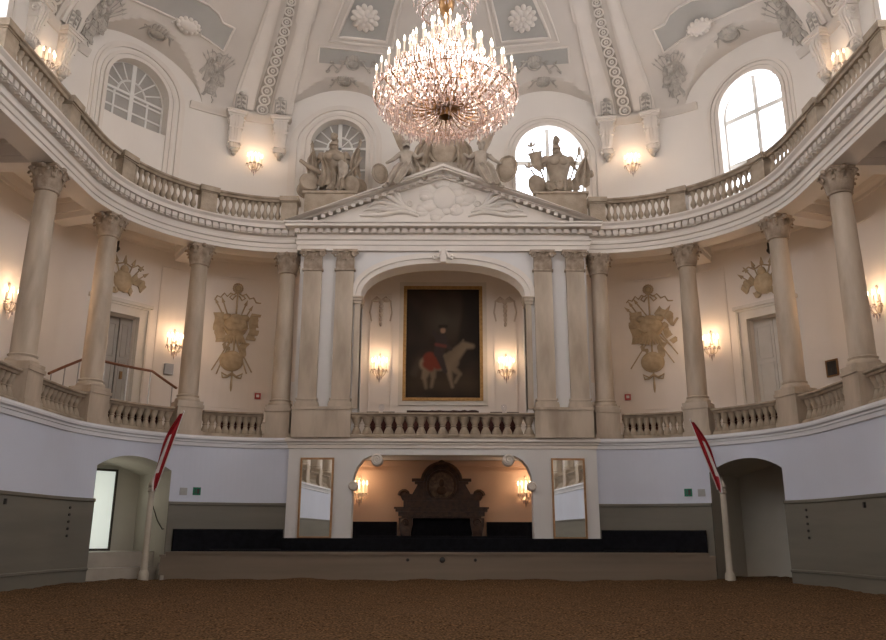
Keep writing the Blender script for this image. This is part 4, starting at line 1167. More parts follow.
b = MB(); b.ell((0, -.22, 3.5), (.55, .1, .58), 24, 10); b.build('medallion', DISC, t, smooth=60)
b = MB(); b.tube([(.58*cos(2*pi*i/28), -.25, 3.5+.6*sin(2*pi*i/28)) for i in range(28)], .06, 7, True)
b.ell((0, -.32, 3.6), (.12, .08, .16), 10, 8); b.ell((0, -.3, 3.3), (.22, .07, .18), 10, 8); b.build('medallion_rim', DARKWOOD, t, smooth=60)

# scroll brackets at the shoulders of the lower opening
for s, nm in ((-1, 'left'), (1, 'right')):
    for x, z, r, l in ((2.42, 4.20, .22, 'upper'), (3.26, 3.26, .17, 'lower')):
        t = thing('scroll_bracket', '%s white scroll bracket at the %s shoulder of the lower opening' % (l, nm), 'bracket', Matrix.Translation((s*x, 29.5, z)), 'scroll brackets of the lower opening')
        b = MB(); b.M = Matrix.Rotation(pi/2, 4, 'X'); b.lathe([(r, -.35), (r, .08), (r*.85, .12)], 20); b.M = Matrix.Identity(4); b.build('roll', TRIM, t, smooth=40)
        b = MB(); spiral(b, (0, -.13, 0), (s, 0, 0), r*.85, 1.8, r*.16, 22); b.build('volute', TRIM, t, smooth=60)

# ------------------------------------------------------------------ kickboard and black stands
t = thing('kickboard_barrier', 'long low beige boarded barrier across the end of the arena', 'barrier', Matrix.Translation((0, 28, 0)))
b = MB(); b.box(-9.38, 9.05, 0, .25, -.05, .88); b.build('front_boards', BARR, t, smooth=0)
b = MB(); b.box(-9.38, 9.05, -.05, .30, .88, .97); b.build('top_ledge', BARR, t, smooth=0)
b = MB(); b.box(9.05, 9.25, .0, .42, -.05, .80); b.box(9.05, 9.28, -.04, .44, .80, .87); b.build('end_return', BARR, t, smooth=0)
b = MB(); b.box(-9.55, -9.38, .0, .3, -.05, .80); b.box(-9.58, -9.38, -.04, .32, .80, .87); b.build('end_return', BARR, t, smooth=0)
for x, r, l in ((-1.17, .055, 'left small'), (0, .095, 'large middle'), (1.12, .055, 'right small')):
    b = MB(); b.M = Matrix.Translation((x, 27.998, .72)) @ Matrix.Rotation(pi/2, 4, 'X'); b.lathe([(r, 0), (r, .03), (r*.7, .05)], 14); b.M = Matrix.Identity(4)
    tag(b.build('camera_lens', PEG, smooth=40), '%s round black lens set in the beige barrier' % l, 'lens', 'lenses in the barrier')
for s, nm in ((-1, 'left'), (1, 'right')):
    t = thing('seat_stand', 'black draped seat stand along the %s end wall behind the barrier' % nm, 'seat stand', Matrix.Translation((0, 0, 0)), 'black seat stands')
    b = MB(); ra, rb = sorted((s*5.72, s*(9.9 if s < 0 else 9.7))); b.sweep(upath(ra, rb), [(-.62, 0), (-.62, 1.68), (-.52, 1.72), (-.52, 0)]); b.build('backrest', BLACK, t, smooth=30)
    ra, rb = sorted((s*5.72, s*8.5)); b = MB(); b.sweep(upath(ra, rb), [(-.98, 0), (-.98, 1.0), (-.64, 1.05), (-.64, 0)]); b.build('bench', BLACK, t, smooth=30)
t = thing('seat_stand', 'wide black draped seat stand filling the lower niche and pier foot', 'seat stand', Matrix.Translation((0, 0, 0)), 'black seat stands')
b = MB(); b.box(-5.68, 5.68, 29.0, 29.44, 0, 1.42); b.build('backrest', BLACK, t, smooth=0)
b = MB(); b.box(-5.68, 5.68, 28.4, 28.98, 0, 1.0); b.build('bench', BLACK, t, smooth=0)
b = MB(); b.box(-3.24, 3.24, 29.6, 32.4, 0, 1.5); b.box(-4.6, -1.85, 32.9, 33.4, 0, 2.05); b.box(1.8, 4.6, 32.9, 33.4, 0, 2.05); b.build('upper_row', BLACK, t, smooth=0)

# ------------------------------------------------------------------ posts and flags
for s, nm in ((-1, 'left'), (1, 'right')):
    x = -9.96 if s < 0 else 9.60; y = 27.7
    t = thing('flag_post', 'cream round post with cone cap at the %s end of the barrier' % nm, 'post', Matrix.Translation((x, y, 0)), 'flag posts')
    b = MB(); b.lathe([(.17, 0), (.17, .26), (.15, .32), (.12, .38)], 20); b.build('foot', POSTM, t, smooth=40)
    b = MB(); b.lathe([(.115, .34), (.11, 1.2), (.10, 2.95)], 20); b.build('shaft', POSTM, t, smooth=40)
    b = MB(); b.lathe([(.10, 2.92), (.14, 2.95), (.14, 3.02), (.11, 3.05), (.11, 3.1), (.15, 3.14), (.15, 3.18), (.02, 3.42), (.035, 3.45), (.0, 3.5)], 20); b.build('cap', POSTM, t, smooth=30)
    # rope hanging into the doorway
    b = MB(); b.tube([(x + s*-.0 + .0, y+.12, 2.6), (x+s*-.15, y+.4, 2.0), (x+s*-.25, y+.7, 1.7), (x+s*-.3, y+1.0, 1.75)], .02, 5) if s < 0 else None
    if s < 0: tag(b.build('barrier_rope', DARKF, smooth=60), 'thin dark rope slung behind the left post', 'rope')
    A = Vector((x - s*.22, y-.15, 3.05)); B = Vector((-8.94, 27.2, 5.59) if s < 0 else (8.52, 27.2, 5.35)); D = B-A
    t = thing('striped_flag', 'furled red and white flag on a leaning pole at the %s post' % nm, 'flag', Matrix.Translation(A), 'striped flags')
    b = MB(); b.tube([(0, 0, 0), tuple(D)], .022, 8); b.ell(tuple(D*1.012), (.03, .03, .05), 8, 6); b.build('pole', WHITEC, t, smooth=50)
    b = MB(); N, K = 30, 12; vs = []; fs = []
    side = Vector((s, 0, -.25)).normalized(); dep = Vector((0, -1, 0))
    th = .012
    for layer in (0, 1):
        for i in range(N+1):
            f = i/N; w = .40*max(0, sin(pi*(.07+.90*f)))**.9 + .03
            for j in range(K+1):
                g = j/K
                p = D*(f*.985) + side*(w*g*(.9+.12*sin(7*f+2*g))) + Vector((0, 0, -.10*g*(1-f))) + dep*(.05*sin(g*9+f*5)*(.4+g) + .03 + layer*th)
                vs.append(tuple(p))
    for layer in (0, 1):
        o0 = layer*(N+1)*(K+1)
        for i in range(N):
            for j in range(K): fs.append((o0+i*(K+1)+j, o0+i*(K+1)+j+1, o0+(i+1)*(K+1)+j+1, o0+(i+1)*(K+1)+j))
    M1 = (N+1)*(K+1)
    for i in range(N):
        for j in (0, K): fs.append((i*(K+1)+j, (i+1)*(K+1)+j, M1+(i+1)*(K+1)+j, M1+i*(K+1)+j))
    b.add(vs, fs); b.mi = [0]*len(fs)
    for q in range(2*N*K):
        j = q % K; i = q//K % N; b.mi[q] = 1 if (5 <= j < 9 and 6 < i < 22) or (j >= 8 and i < 9) else 0
    for q in range(2*N*K, len(fs)): b.mi[q] = 0
    b.build('cloth', [RED, WHITEC], t, smooth=60)

# ------------------------------------------------------------------ left doorway passage
b = MB()
b.M = frame(-11.6, 0, 0); b.box(-1.75, 1.75, .35, 2.75, 0, .95); b.box(-1.5, 1.5, -.25, .35, 0, .46)
tag(b.build('doorway_step', STEPM, smooth=0), 'pale stone landing inside the left arena doorway', 'step')
b = MB()
b.M = frame(-10.0, 0, 0)
for k in range(3): b.box(-.30, .0, -.8+.22*k, -.44, 0, .2*(k+1))
tag(b.build('side_steps', STEPM, smooth=0), 'small side steps behind the left flag post', 'steps')
t = thing('glass_door', 'bright frosted glass door in a dark frame inside the left doorway', 'door', frame(-11.12, 2.72, .95), None)
b = MB(); rect_frame(b, -.55, .55, 0, 2.92, .08, .08); b.build('frame', DARKF, t, smooth=0)
b = MB(); b.box(-.47, .47, -.04, -.01, .08, 2.84); b.build('pane', FROST, t, smooth=0)
t = thing('passage_handrail', 'dark bent handrail on the passage wall of the left doorway', 'handrail', frame(-9.95, 1.4, 1.6))
b = MB(); b.tube([(-.02, 0, 0), (-.05, .5, .1), (-.04, 1.0, .12)], .025, 6); b.build('rail', DARKF, t, smooth=60)
L = bpy.data.lights.new('passage_lamp', 'POINT'); L.energy = 10; L.color = (1, .93, .78); L.shadow_soft_size = .2
o = bpy.data.objects.new('passage_lamp', L); COL.objects.link(o); o.location = (*U2P(-11.4, 1.3), 2.9)

# ------------------------------------------------------------------ corbels under the ribs
def make_corbel(M, label):
    t = thing('wall_corbel', label, 'corbel', M, 'stucco corbels')
    b = MB(); b.box(-.42, .42, -.50, 0, 0, .1); b.box(-.36, .36, -.44, 0, -.1, 0); b.box(-.46, .46, -.54, 0, .1, .18); b.build('cap', TRIM, t, smooth=0)
    b = MB()
    pr = [(-.40, -.1), (-.43, -.3), (-.36, -.55), (-.28, -.75), (-.20, -1.2), (-.16, -1.5), (-.02, -1.55), (0, -.1)]
    for x0, x1, d in ((-.30, .30, 0), (-.2, -.09, .05), (-.04, .04, .06), (.09, .2, .05)):
        k = len(pr); w0 = lambda z: 1 - .22*min(1, max(0, (-z-.1)/1.4))
        b.add([(x0*w0(z), min(0, y-d) if y < 0 else 0, z) for y, z in pr] + [(x1*w0(z), min(0, y-d) if y < 0 else 0, z) for y, z in pr], [tuple(range(k)), tuple(range(2*k-1, k-1, -1))] + [(i, (i+1) % k, k+(i+1) % k, k+i) for i in range(k)])
    b.box(-.30, .30, -.36, 0, -.66, -.58); b.box(-.26, .26, -.26, 0, -1.3, -1.2); b.build('fluted_body', TRIM, t, smooth=30)
    b = MB()
    for s in (-1, 1):
        b = MB(); spiral(b, (s*.33, -.26, -.34), (0, -1, 0), .16, 1.5, .05); b.build('volute', TRIM, t, smooth=60); b = MB(); spiral(b, (s*.26, -.16, -1.42), (0, -1, 0), .12, 1.5, .045); b.build('volute', TRIM, t, smooth=60)
    b = MB(); b.ell((0, -.13, -1.62), (.2, .14, .14), 10, 7); b.ell((0, -.1, -1.78), (.11, .1, .1), 8, 6); b.build('leaf_drop', RELIEF, t, smooth=60)
    return t
cb0 = None
for sg, nm in ((-1, 'left'), (1, 'right')):
    for u, l in ((6.98, 'inner corbel of the pair beside the sconce %s of the pediment'), (8.42, 'outer corbel of the pair beside the sconce %s of the pediment'), (14.2, 'corbel with scrolled side between corner window and upper sconce on the %s'), (15.6, 'corbel with scrolled side nearest the %s edge at the top')):
        M = frame(sg*u, OU, ZS-.28); lab = 'white fluted stucco ' + l % nm
        if cb0 is None: cb0 = make_corbel(M, lab)
        else: copy_tree(cb0, M, lab)

# ------------------------------------------------------------------ stucco reliefs on the vault
ARCT = [(OU, 0.)]
for i in range(1, 401):
    o1 = OU - CA*(i/400)**2; ARCT.append((o1, ARCT[-1][1] + hypot(o1-ARCT[-1][0], cove(o1)-cove(ARCT[-1][0]))))
def arc_of_o(o):
    for (o0, a0), (o1, a1) in zip(ARCT[:-1], ARCT[1:]):
        if o >= o1: return a0 + (a1-a0)*(o-o0)/(o1-o0)
    return ARCT[-1][1]
def o_of_arc(q):
    q = max(0, q)
    for (o0, a0), (o1, a1) in zip(ARCT[:-1], ARCT[1:]):
        if q <= a1: return o0 + (o1-o0)*(q-a0)/(a1-a0)
    return OU - CA
def conform(b, u0, o0, sc=1., lift=0.):
    """bend a flat relief onto the curved vault; returns its frame"""
    q0 = arc_of_o(o0); M = frame_ceiling(u0, o0); Mi = M.inverted(); out = []
    for x, y, z in b.v:
        o = o_of_arc(q0 + z*sc); k = max(.3, usc(u0, o)); out.append(tuple(Mi @ Vector(on_vault(u0 + x*sc/k, max(o, -4.), -y*sc + lift))))
    b.v = out; return M
def put(b, name, m, M, label, cat='stucco relief', group=None):
    o = b.build(name, m, smooth=50); o.matrix_world = M; return tag(o, label, cat, group)
def scrolls(b, w, seedn, dens=1.):
    rg = random.Random(seedn)
    b.ell((0, -.03, .02), (.22*w, .1, .16*w), 12, 8)
    b.tube([(.24*w*cos(q*pi/8), -.06, .02+.19*w*sin(q*pi/8)) for q in range(16)], .035*w, 5, True)
    for k in range(5): b.ell((.16*w*(k-2)*.6, -.06, .24*w - .02*w*abs(k-2)), (.07*w, .06, .12*w), 7, 5)
    for s in (-1, 1):
        pts = [(s*w*(.22 + .8*i/14), -.04, w*(.02 + .14*sin(i*.75+.6)*(1-.5*i/14) - .012*i)) for i in range(15)]
        b.tube(pts, [.045*w*(1-.6*i/14) for i in range(15)], 5)
        for i in (3, 6, 9, 12):
            p = pts[i]; up = 1 if i % 2 else -1
            sp = [(p[0]+s*.05*w*cos(q*.9)*(1-q/9), -.05, p[2]+up*.06*w+.07*w*sin(q*.9)*(1-q/9)) for q in range(8)]
            b.tube(sp, .024*w, 4); b.ell((p[0]+s*.06*w, -.04, p[2]+up*.11*w), (.07*w, .05, .04*w), 6, 4, (rg.uniform(-1, 1), 'Y'))
for sg, nm in ((-1, 'left'), (1, 'right')):
    b = MB(); scrolls(b, 1.15, 1); put(b, 'scroll_cartouche', RELIEF, frame_lunette(sg*4.5, 1.82), 'grey scrollwork cartouche above the window %s of the pediment' % nm, group='lunette cartouches')
    b = MB(); scrolls(b, 1.5, 2); put(b, 'scroll_cartouche', RELIEF, frame_lunette(sg*11.4, 1.62), 'grey scrollwork cartouche above the %s corner window' % nm, group='lunette cartouches')
    b = MB(); scrolls(b, 1.05, 3); put(b, 'shell_garland', RELIEF, conform(b, sg*4.05, 1.18, 1.15), 'shell with side garlands below the %s grey coffer field' % nm, group='garlands below the coffers')
    b = MB(); scrolls(b, .62, 4); b.ell((0, -.05, .0), (.42, .12, .24), 14, 8)
    for k in range(12): b.ell((.4*cos(k*pi/6), -.06, .24*sin(k*pi/6)), (.1, .07, .1), 7, 5)
    put(b, 'shell_cartouche', TRIM, conform(b, sg*10.66, .80, 1.1, .06), 'oval shell cartouche on the lobed grey frame over the %s corner window' % nm, group='shell cartouches')
    # rosette
    t = thing('ceiling_rosette', 'white flower rosette in the grey coffer %s of the chandelier' % nm, 'rosette', frame_ceiling(sg*3.4, -.36), 'coffer rosettes')
    b = MB()
    for ring, (r, k, w) in enumerate(((.40, 12, .15), (.22, 8, .14))):
        for i in range(k):
            a = 2*pi*(i+.5*ring)/k; b.ell((r*cos(a), -.07-.07*ring, r*sin(a)), (.17, .08, .115), 8, 6, (-a, 'Y'))
    conform(b, sg*3.4, -.36, 1.12, .02); b.build('petals', TRIM, t, smooth=50); b = MB(); b.ell((0, -.2, 0), (.11, .08, .11), 10, 7); conform(b, sg*3.4, -.36, 1.12, .02); b.build('centre', TRIM, t, smooth=50)
    # spandrel figures of arms
    for u, o, l, yaw in ((9.25, 1.74, 'beside the ribs above the corner cornice, %s side', .64), (13.4, 1.78, 'in the vault foot toward the upper %s corner', .72)):
        b = MB(); v = 1 if sg > 0 else -1
        b.ell((0, .02, .25), (.30, .16, .38), 14, 9); b.ell((-.16, -.08, .45), (.15, .1, .13), 9, 6); b.ell((.16, -.08, .45), (.15, .1, .13), 9, 6)
        b.lathe([(.15, 0), (.18, .1), (.16, .24), (.06, .32)], 12, (0, -.02, .68))
        for q in range(6): b.ell((-.12+.05*q, -.05, 1.02+.05*sin(q*1.2)), (.07, .06, .12), 7, 5)
        for a in (-1.0, -.72, -.45, .4, .62, .85, 1.05): spear(b, (-.6*sin(a), -.9), (1.15*sin(a), 1.05*cos(a)+.25), True, .024)
        for q in range(7):
            a = -.8 + 1.6*q/6; b.tube([(.26*sin(a), -.08, -.05), (.42*sin(a), -.1, -.42)], [.05, .06], 5)
        banner(b, v*.22, .75, v*.30, -.95, .30, 1.6, 0, .09); banner(b, v*.42, .85, v*.42, -.9, .24, 1.35, 3, .06); banner(b, -v*.3, .6, -v*.22, -.97, .26, 1.5, 2, .07)
        banner(b, v*.02, -.35, v*.12, -1, .34, 1.2, 4, .08); banner(b, v*.2, -.5, v*.3, -.95, .2, 1.3, 1, .06); banner(b, -v*.15, -.5, -v*.05, -1, .2, 1.15, 5, .05)
        for (cx_, cz_, rr_) in ((-v*.34, -.38, .30), (v*.3, -.15, .2)):
            b.ell((cx_, -.03, cz_), (rr_, .09, rr_*1.15), 14, 7)
            for rk in (1., .62): b.tube([(cx_+rk*rr_*cos(q*pi/8), -.08, cz_+rk*1.15*rr_*sin(q*pi/8)) for q in range(16)], .028, 5, True)
        ribbon(b, [(-.62, 1.15), (-.4, 1.3), (-.2, 1.16), (0, 1.32), (.2, 1.16), (.4, 1.3), (.62, 1.15)], .04)
        ribbon(b, [(0, -1.3), (.1, -1.5), (0, -1.7), (.14, -1.9), (.05, -2.1)], .035); ribbon(b, [(-.3, -.8), (-.45, -1.05), (-.32, -1.25), (-.44, -1.5)], .03)
        put(b, 'spandrel_trophy', RELIEF, conform(b, sg*u, o, yaw), 'grey stucco trophy of arms ' + l % nm, group='spandrel trophies')
    # leaf panels at the foot of each rib
    for u, l in ((7.02, 'inner'), (8.30, 'outer'), (14.15, 'corner'), (15.6, 'edge')):
        b = MB(); rect_frame(b, -.24, .24, -.42, .42, .03, .03)
        for k in range(4):
            for s in (-1, 1): b.ell((s*.1, -.02, -.3+.2*k), (.1, .04, .055), 7, 5, (s*.7, 'Y'))
        b.tube([(0, -.03, -.4), (0, -.03, .4)], .02, 5)
        for s in (0,): b.ell((0, -.03, .46), (.14, .05, .1), 8, 5)
        put(b, 'leaf_panel', RELIEF, conform(b, sg*u, 2.24, 1.1, .16), 'small leaf panel at the foot of the %s %s rib' % (l, nm), group='rib foot panels')

# ------------------------------------------------------------------ figures and trophies in stone
def skin_figure(name, joints, edges, rad, m, parent, sub=2):
    me = bpy.data.meshes.new(name); names = list(joints)
    me.from_pydata([joints[k] for k in names], [(names.index(a), names.index(c)) for a, c in edges], []); me.materials.append(m)
    o = bpy.data.objects.new(name, me); COL.objects.link(o); o.parent = parent
    md = o.modifiers.new('skin', 'SKIN'); md.use_smooth_shade = True
    if not me.skin_vertices: 
        bm = bmesh.new(); bm.from_mesh(me); bm.verts.layers.skin.verify(); bm.to_mesh(me); bm.free()
    for k, v in zip(names, me.skin_vertices[0].data):
        r = rad[k]; v.radius = r if isinstance(r, tuple) else (r, r)
        v.use_root = (k == 'pelvis')
    s = o.modifiers.new('sub', 'SUBSURF'); s.levels = sub; s.render_levels = sub
    return o
def drape(b, pts, w, folds, n=14, amp=.06, dirw=(1, 0, 0)):
    """hanging cloth along pts with folds across, given thickness"""
    P = [Vector(p) for p in pts]; K = n; d = Vector(dirw).normalized(); vs = []
    for lay in (0, 1):
        for i, p in enumerate(P):
            ww = w[i] if isinstance(w, (list, tuple)) else w
            for j in range(K+1):
                g = j/K - .5
                vs.append(tuple(p + d*(ww*g) + Vector((0, -amp*sin(g*folds*2*pi + i*.4) - lay*.05, .03*cos(g*folds*5)))))
    N = len(P); fs = []
    for lay in (0, 1):
        o = lay*N*(K+1)
        for i in range(N-1):
            for j in range(K): fs.append((o+i*(K+1)+j, o+i*(K+1)+j+1, o+(i+1)*(K+1)+j+1, o+(i+1)*(K+1)+j))
    M1 = N*(K+1)
    for i in range(N-1):
        for j in (0, K): fs.append((i*(K+1)+j, (i+1)*(K+1)+j, M1+(i+1)*(K+1)+j, M1+i*(K+1)+j))
    for i in (0, N-1):
        for j in range(K): fs.append((i*(K+1)+j, i*(K+1)+j+1, M1+i*(K+1)+j+1, M1+i*(K+1)+j))
    b.add(vs, fs)
def cuirass(b, z0, s=1., skirt=True):
    b.lathe([(.30*s, 0), (.32*s, .1*s), (.36*s, .35*s), (.46*s, .7*s), (.48*s, .9*s), (.40*s, 1.08*s), (.2*s, 1.2*s), (.16*s, 1.32*s)], 18, (0, 0, z0), 1.0, .62)
    for q in (-1, 1):
        b.ell((q*.16*s, -.26*s, z0+.82*s), (.2*s, .12*s, .17*s), 10, 7)
        b.lathe([(.19*s, 0), (.2*s, .08*s), (.14*s, .24*s), (.1*s, .3*s)], 12, (q*.46*s, 0, z0+.82*s), 1, .8)
        for k in range(5): b.tube([(q*(.44+.05*k)*s, -.12*s+.07*k*s, z0+.86*s), (q*(.52+.05*k)*s, -.14*s+.07*k*s, z0+.62*s)], .04*s, 5)
    for k in range(14):
        a = 2*pi*k/14
        b.tube([(.30*s*cos(a), .19*s*sin(a), z0+.04*s), (.42*s*cos(a), .28*s*sin(a), z0-.22*s), (.46*s*cos(a), .32*s*sin(a), z0-.42*s)], [.06*s, .07*s, .05*s], 5)
def helmet(b, x, y, z, s=1.):
    b.lathe([(.17*s, 0), (.2*s, .1*s), (.21*s, .22*s), (.17*s, .36*s), (.08*s, .44*s), (.02*s, .46*s)], 14, (x, y, z), .9, 1.1)
    b.box(x-.16*s, x+.16*s, y-.3*s, y-.12*s, z+.14*s, z+.18*s)
    for k in range(9):
        a = pi*(k/8)*.95 + .1; b.ell((x+.05*s*sin(k*2.), y-.22*s*cos(a), z+.46*s+.22*s*sin(a)), (.11*s, .13*s, .14*s), 8, 6)
    b.ell((x, y+.26*s, z+.3*s), (.1*s, .1*s, .25*s), 8, 6)
def flagpole(b, bb, a, c, w, L, ph, tip='spear'):
    b.tube([a, c], .035, 6)
    A, C = Vector(a), Vector(c); d = (C-A).normalized()
    q = C + d*.12
    if tip == 'spear': b.octa(tuple(q), .08, .25); b.octa(tuple(q+d*.05), .08, -.2)
    else:
        b.tube([tuple(q+Vector((-.16, 0, .12))), tuple(q+Vector((-.1, 0, 0))), tuple(q), tuple(q+Vector((.12, 0, .04))), tuple(q+Vector((.16, 0, .16)))], [.02, .05, .06, .05, .02], 6); b.ell(tuple(q+Vector((0, 0, .1))), (.06, .06, .1), 7, 5)
def trophy_statue(M, right, label):
    t = thing('trophy_statue', label, 'statue', M, 'trophy statues')
    b = MB(); b.box(-1.0, 1.0, -.5, .5, -1.0, -.02); b.box(-1.08, 1.08, -.56, .56, -.1, 0); b.build('plinth', STONE2, t, smooth=0)
    if not right:
        b = MB(); cuirass(b, .72, 1.05); b.build('armour', STATUE, t, smooth=45)
        b = MB(); helmet(b, 0, 0, 2.0, .95); b.build('helmet', STATUE, t, smooth=60)
        for x, z, r in ((-.95, .36, .40), (.92, .34, .38)):
            b = MB(); b.M = Matrix.Translation((x, -.15, z)) @ Matrix.Rotation(radians(75 if x < 0 else 105), 4, 'X') @ Matrix.Rotation(.35 if x < 0 else -.35, 4, 'Y')
            b.lathe([(r*.95, -.34), (r, -.32), (r, -.26), (r*.93, -.24), (r*.93, .24), (r, .26), (r, .32), (r*.95, .34)], 20); b.build('drum', STATUE, t, smooth=40)
        b = MB(); flagpole(b, b, (-.35, .1, .4), (-.86, .1, 2.15), 0, 0, 0); drape(b, [(-.82, .06, 1.98), (-.88, .0, 1.6), (-.82, -.06, 1.15), (-.72, -.12, .7)], [.12, .34, .5, .46], 2.2); b.build('banner', STATUE, t, smooth=50)
        b = MB(); flagpole(b, b, (.3, .1, .3), (1.0, .05, 2.25), 0, 0, 0); drape(b, [(1.0, 0, 2.1), (.92, -.03, 1.75), (.86, -.08, 1.3), (.98, -.12, .8)], [.14, .32, .42, .36], 2); b.build('banner', STATUE, t, smooth=50)
        b = MB(); drape(b, [(.32, -.34, 1.35), (.46, -.4, 1.1), (.5, -.42, .8), (.42, -.44, .55)], [.2, .42, .44, .3], 1, amp=.03, dirw=(1, 0, .75)); b.build('shield', STATUEP, t, smooth=60)
        b = MB(); drape(b, [(-.36, -.3, 1.55), (-.2, -.4, 1.1), (-.1, -.44, .7), (-.2, -.4, .25)], [.2, .4, .62, .75], 2.4, amp=.08); drape(b, [(.2, -.36, .75), (.25, -.42, .4), (.2, -.44, .08)], [.5, .65, .8], 3, amp=.07); b.build('drapery', STATUE, t, smooth=55)
        b = MB(); b.tube([(-.45, -.2, .9), (-1.0, -.3, 1.2), (-1.28, -.3, 1.42)], [.1, .085, .075], 10); b.build('cannon_barrel', STATUE, t, smooth=50); b = MB(); b.tube([(.5, -.1, .6), (1.0, -.2, 1.3), (1.15, -.2, 1.6)], [.08, .06, .05], 8); b.build('cannon_barrel', STATUE, t, smooth=50)
    else:
        b = MB(); cuirass(b, .55, 1.08); b.build('armour', STATUE, t, smooth=45)
        b = MB(); helmet(b, -.04, 0, 1.86, .95); b.ell((-.04, 0, 2.5), (.13, .16, .2), 9, 7); b.build('helmet', STATUE, t, smooth=60)
        b = MB(); flagpole(b, b, (-.45, .05, .4), (-1.02, .0, 2.12), 0, 0, 0, 'eagle'); b.tube([(-1.22, 0, 1.86), (-.62, 0, 2.0)], .035, 6)
        drape(b, [(-.92, 0, 1.92), (-.86, -.02, 1.62), (-.78, -.03, 1.32), (-.66, -.03, 1.12)], [.54, .5, .46, .2], 1.3, amp=.05, dirw=(1, 0, .22)); b.build('standard', STATUE, t, smooth=50)
        b = MB(); flagpole(b, b, (-.6, -.1, .3), (-1.12, -.15, 1.12), 0, 0, 0, 'eagle'); b.build('short_standard', STATUE, t, smooth=50)
        b = MB(); b.M = Matrix.Translation((-.86, -.12, .42)) @ Matrix.Rotation(-.35, 4, 'Y'); b.ell((0, 0, 0), (.36, .12, .5), 14, 9); b.M = Matrix.Identity(4); b.build('shield', STATUE, t, smooth=60)
        b = MB(); flagpole(b, b, (.35, .1, .3), (.86, .1, 1.95), 0, 0, 0); b.build('lance', STATUE, t, smooth=50)
        b = MB(); flagpole(b, b, (.6, 0, .2), (1.12, 0, 1.75), 0, 0, 0); drape(b, [(1.1, -.02, 1.66), (1.02, -.04, 1.3), (.95, -.08, .9), (.9, -.1, .4)], [.12, .4, .62, .6], 2.2, amp=.08); b.build('banner', STATUE, t, smooth=50)
        b = MB(); b.ell((1.32, 0, 1.0), (.13, .13, .16), 10, 7); b.tube([(.7, .0, .75), (1.3, 0, 1.0)], .05, 7); b.build('mace', STATUE, t, smooth=50)
        b = MB(); drape(b, [(-.5, -.3, .5), (-.3, -.4, .35), (-.2, -.42, .1)], [.3, .6, .7], 2, amp=.07); drape(b, [(.35, -.36, .6), (.4, -.42, .35), (.4, -.4, .06)], [.4, .6, .75], 2.5, amp=.08); b.ell((0, -.3, .25), (.34, .2, .22), 12, 8); b.build('drapery', STATUE, t, smooth=55)
    return t
trophy_statue(Matrix.Translation((-4.62, 30.35, 15.08)) @ Matrix.Scale(1.04, 4), False, 'stone trophy with helmet, drums and banners before the unlit window left')
trophy_statue(Matrix.Translation((4.80, 30.35, 15.08)) @ Matrix.Scale(1.04, 4), True, 'stone trophy of plumed armour and standards against the bright window')
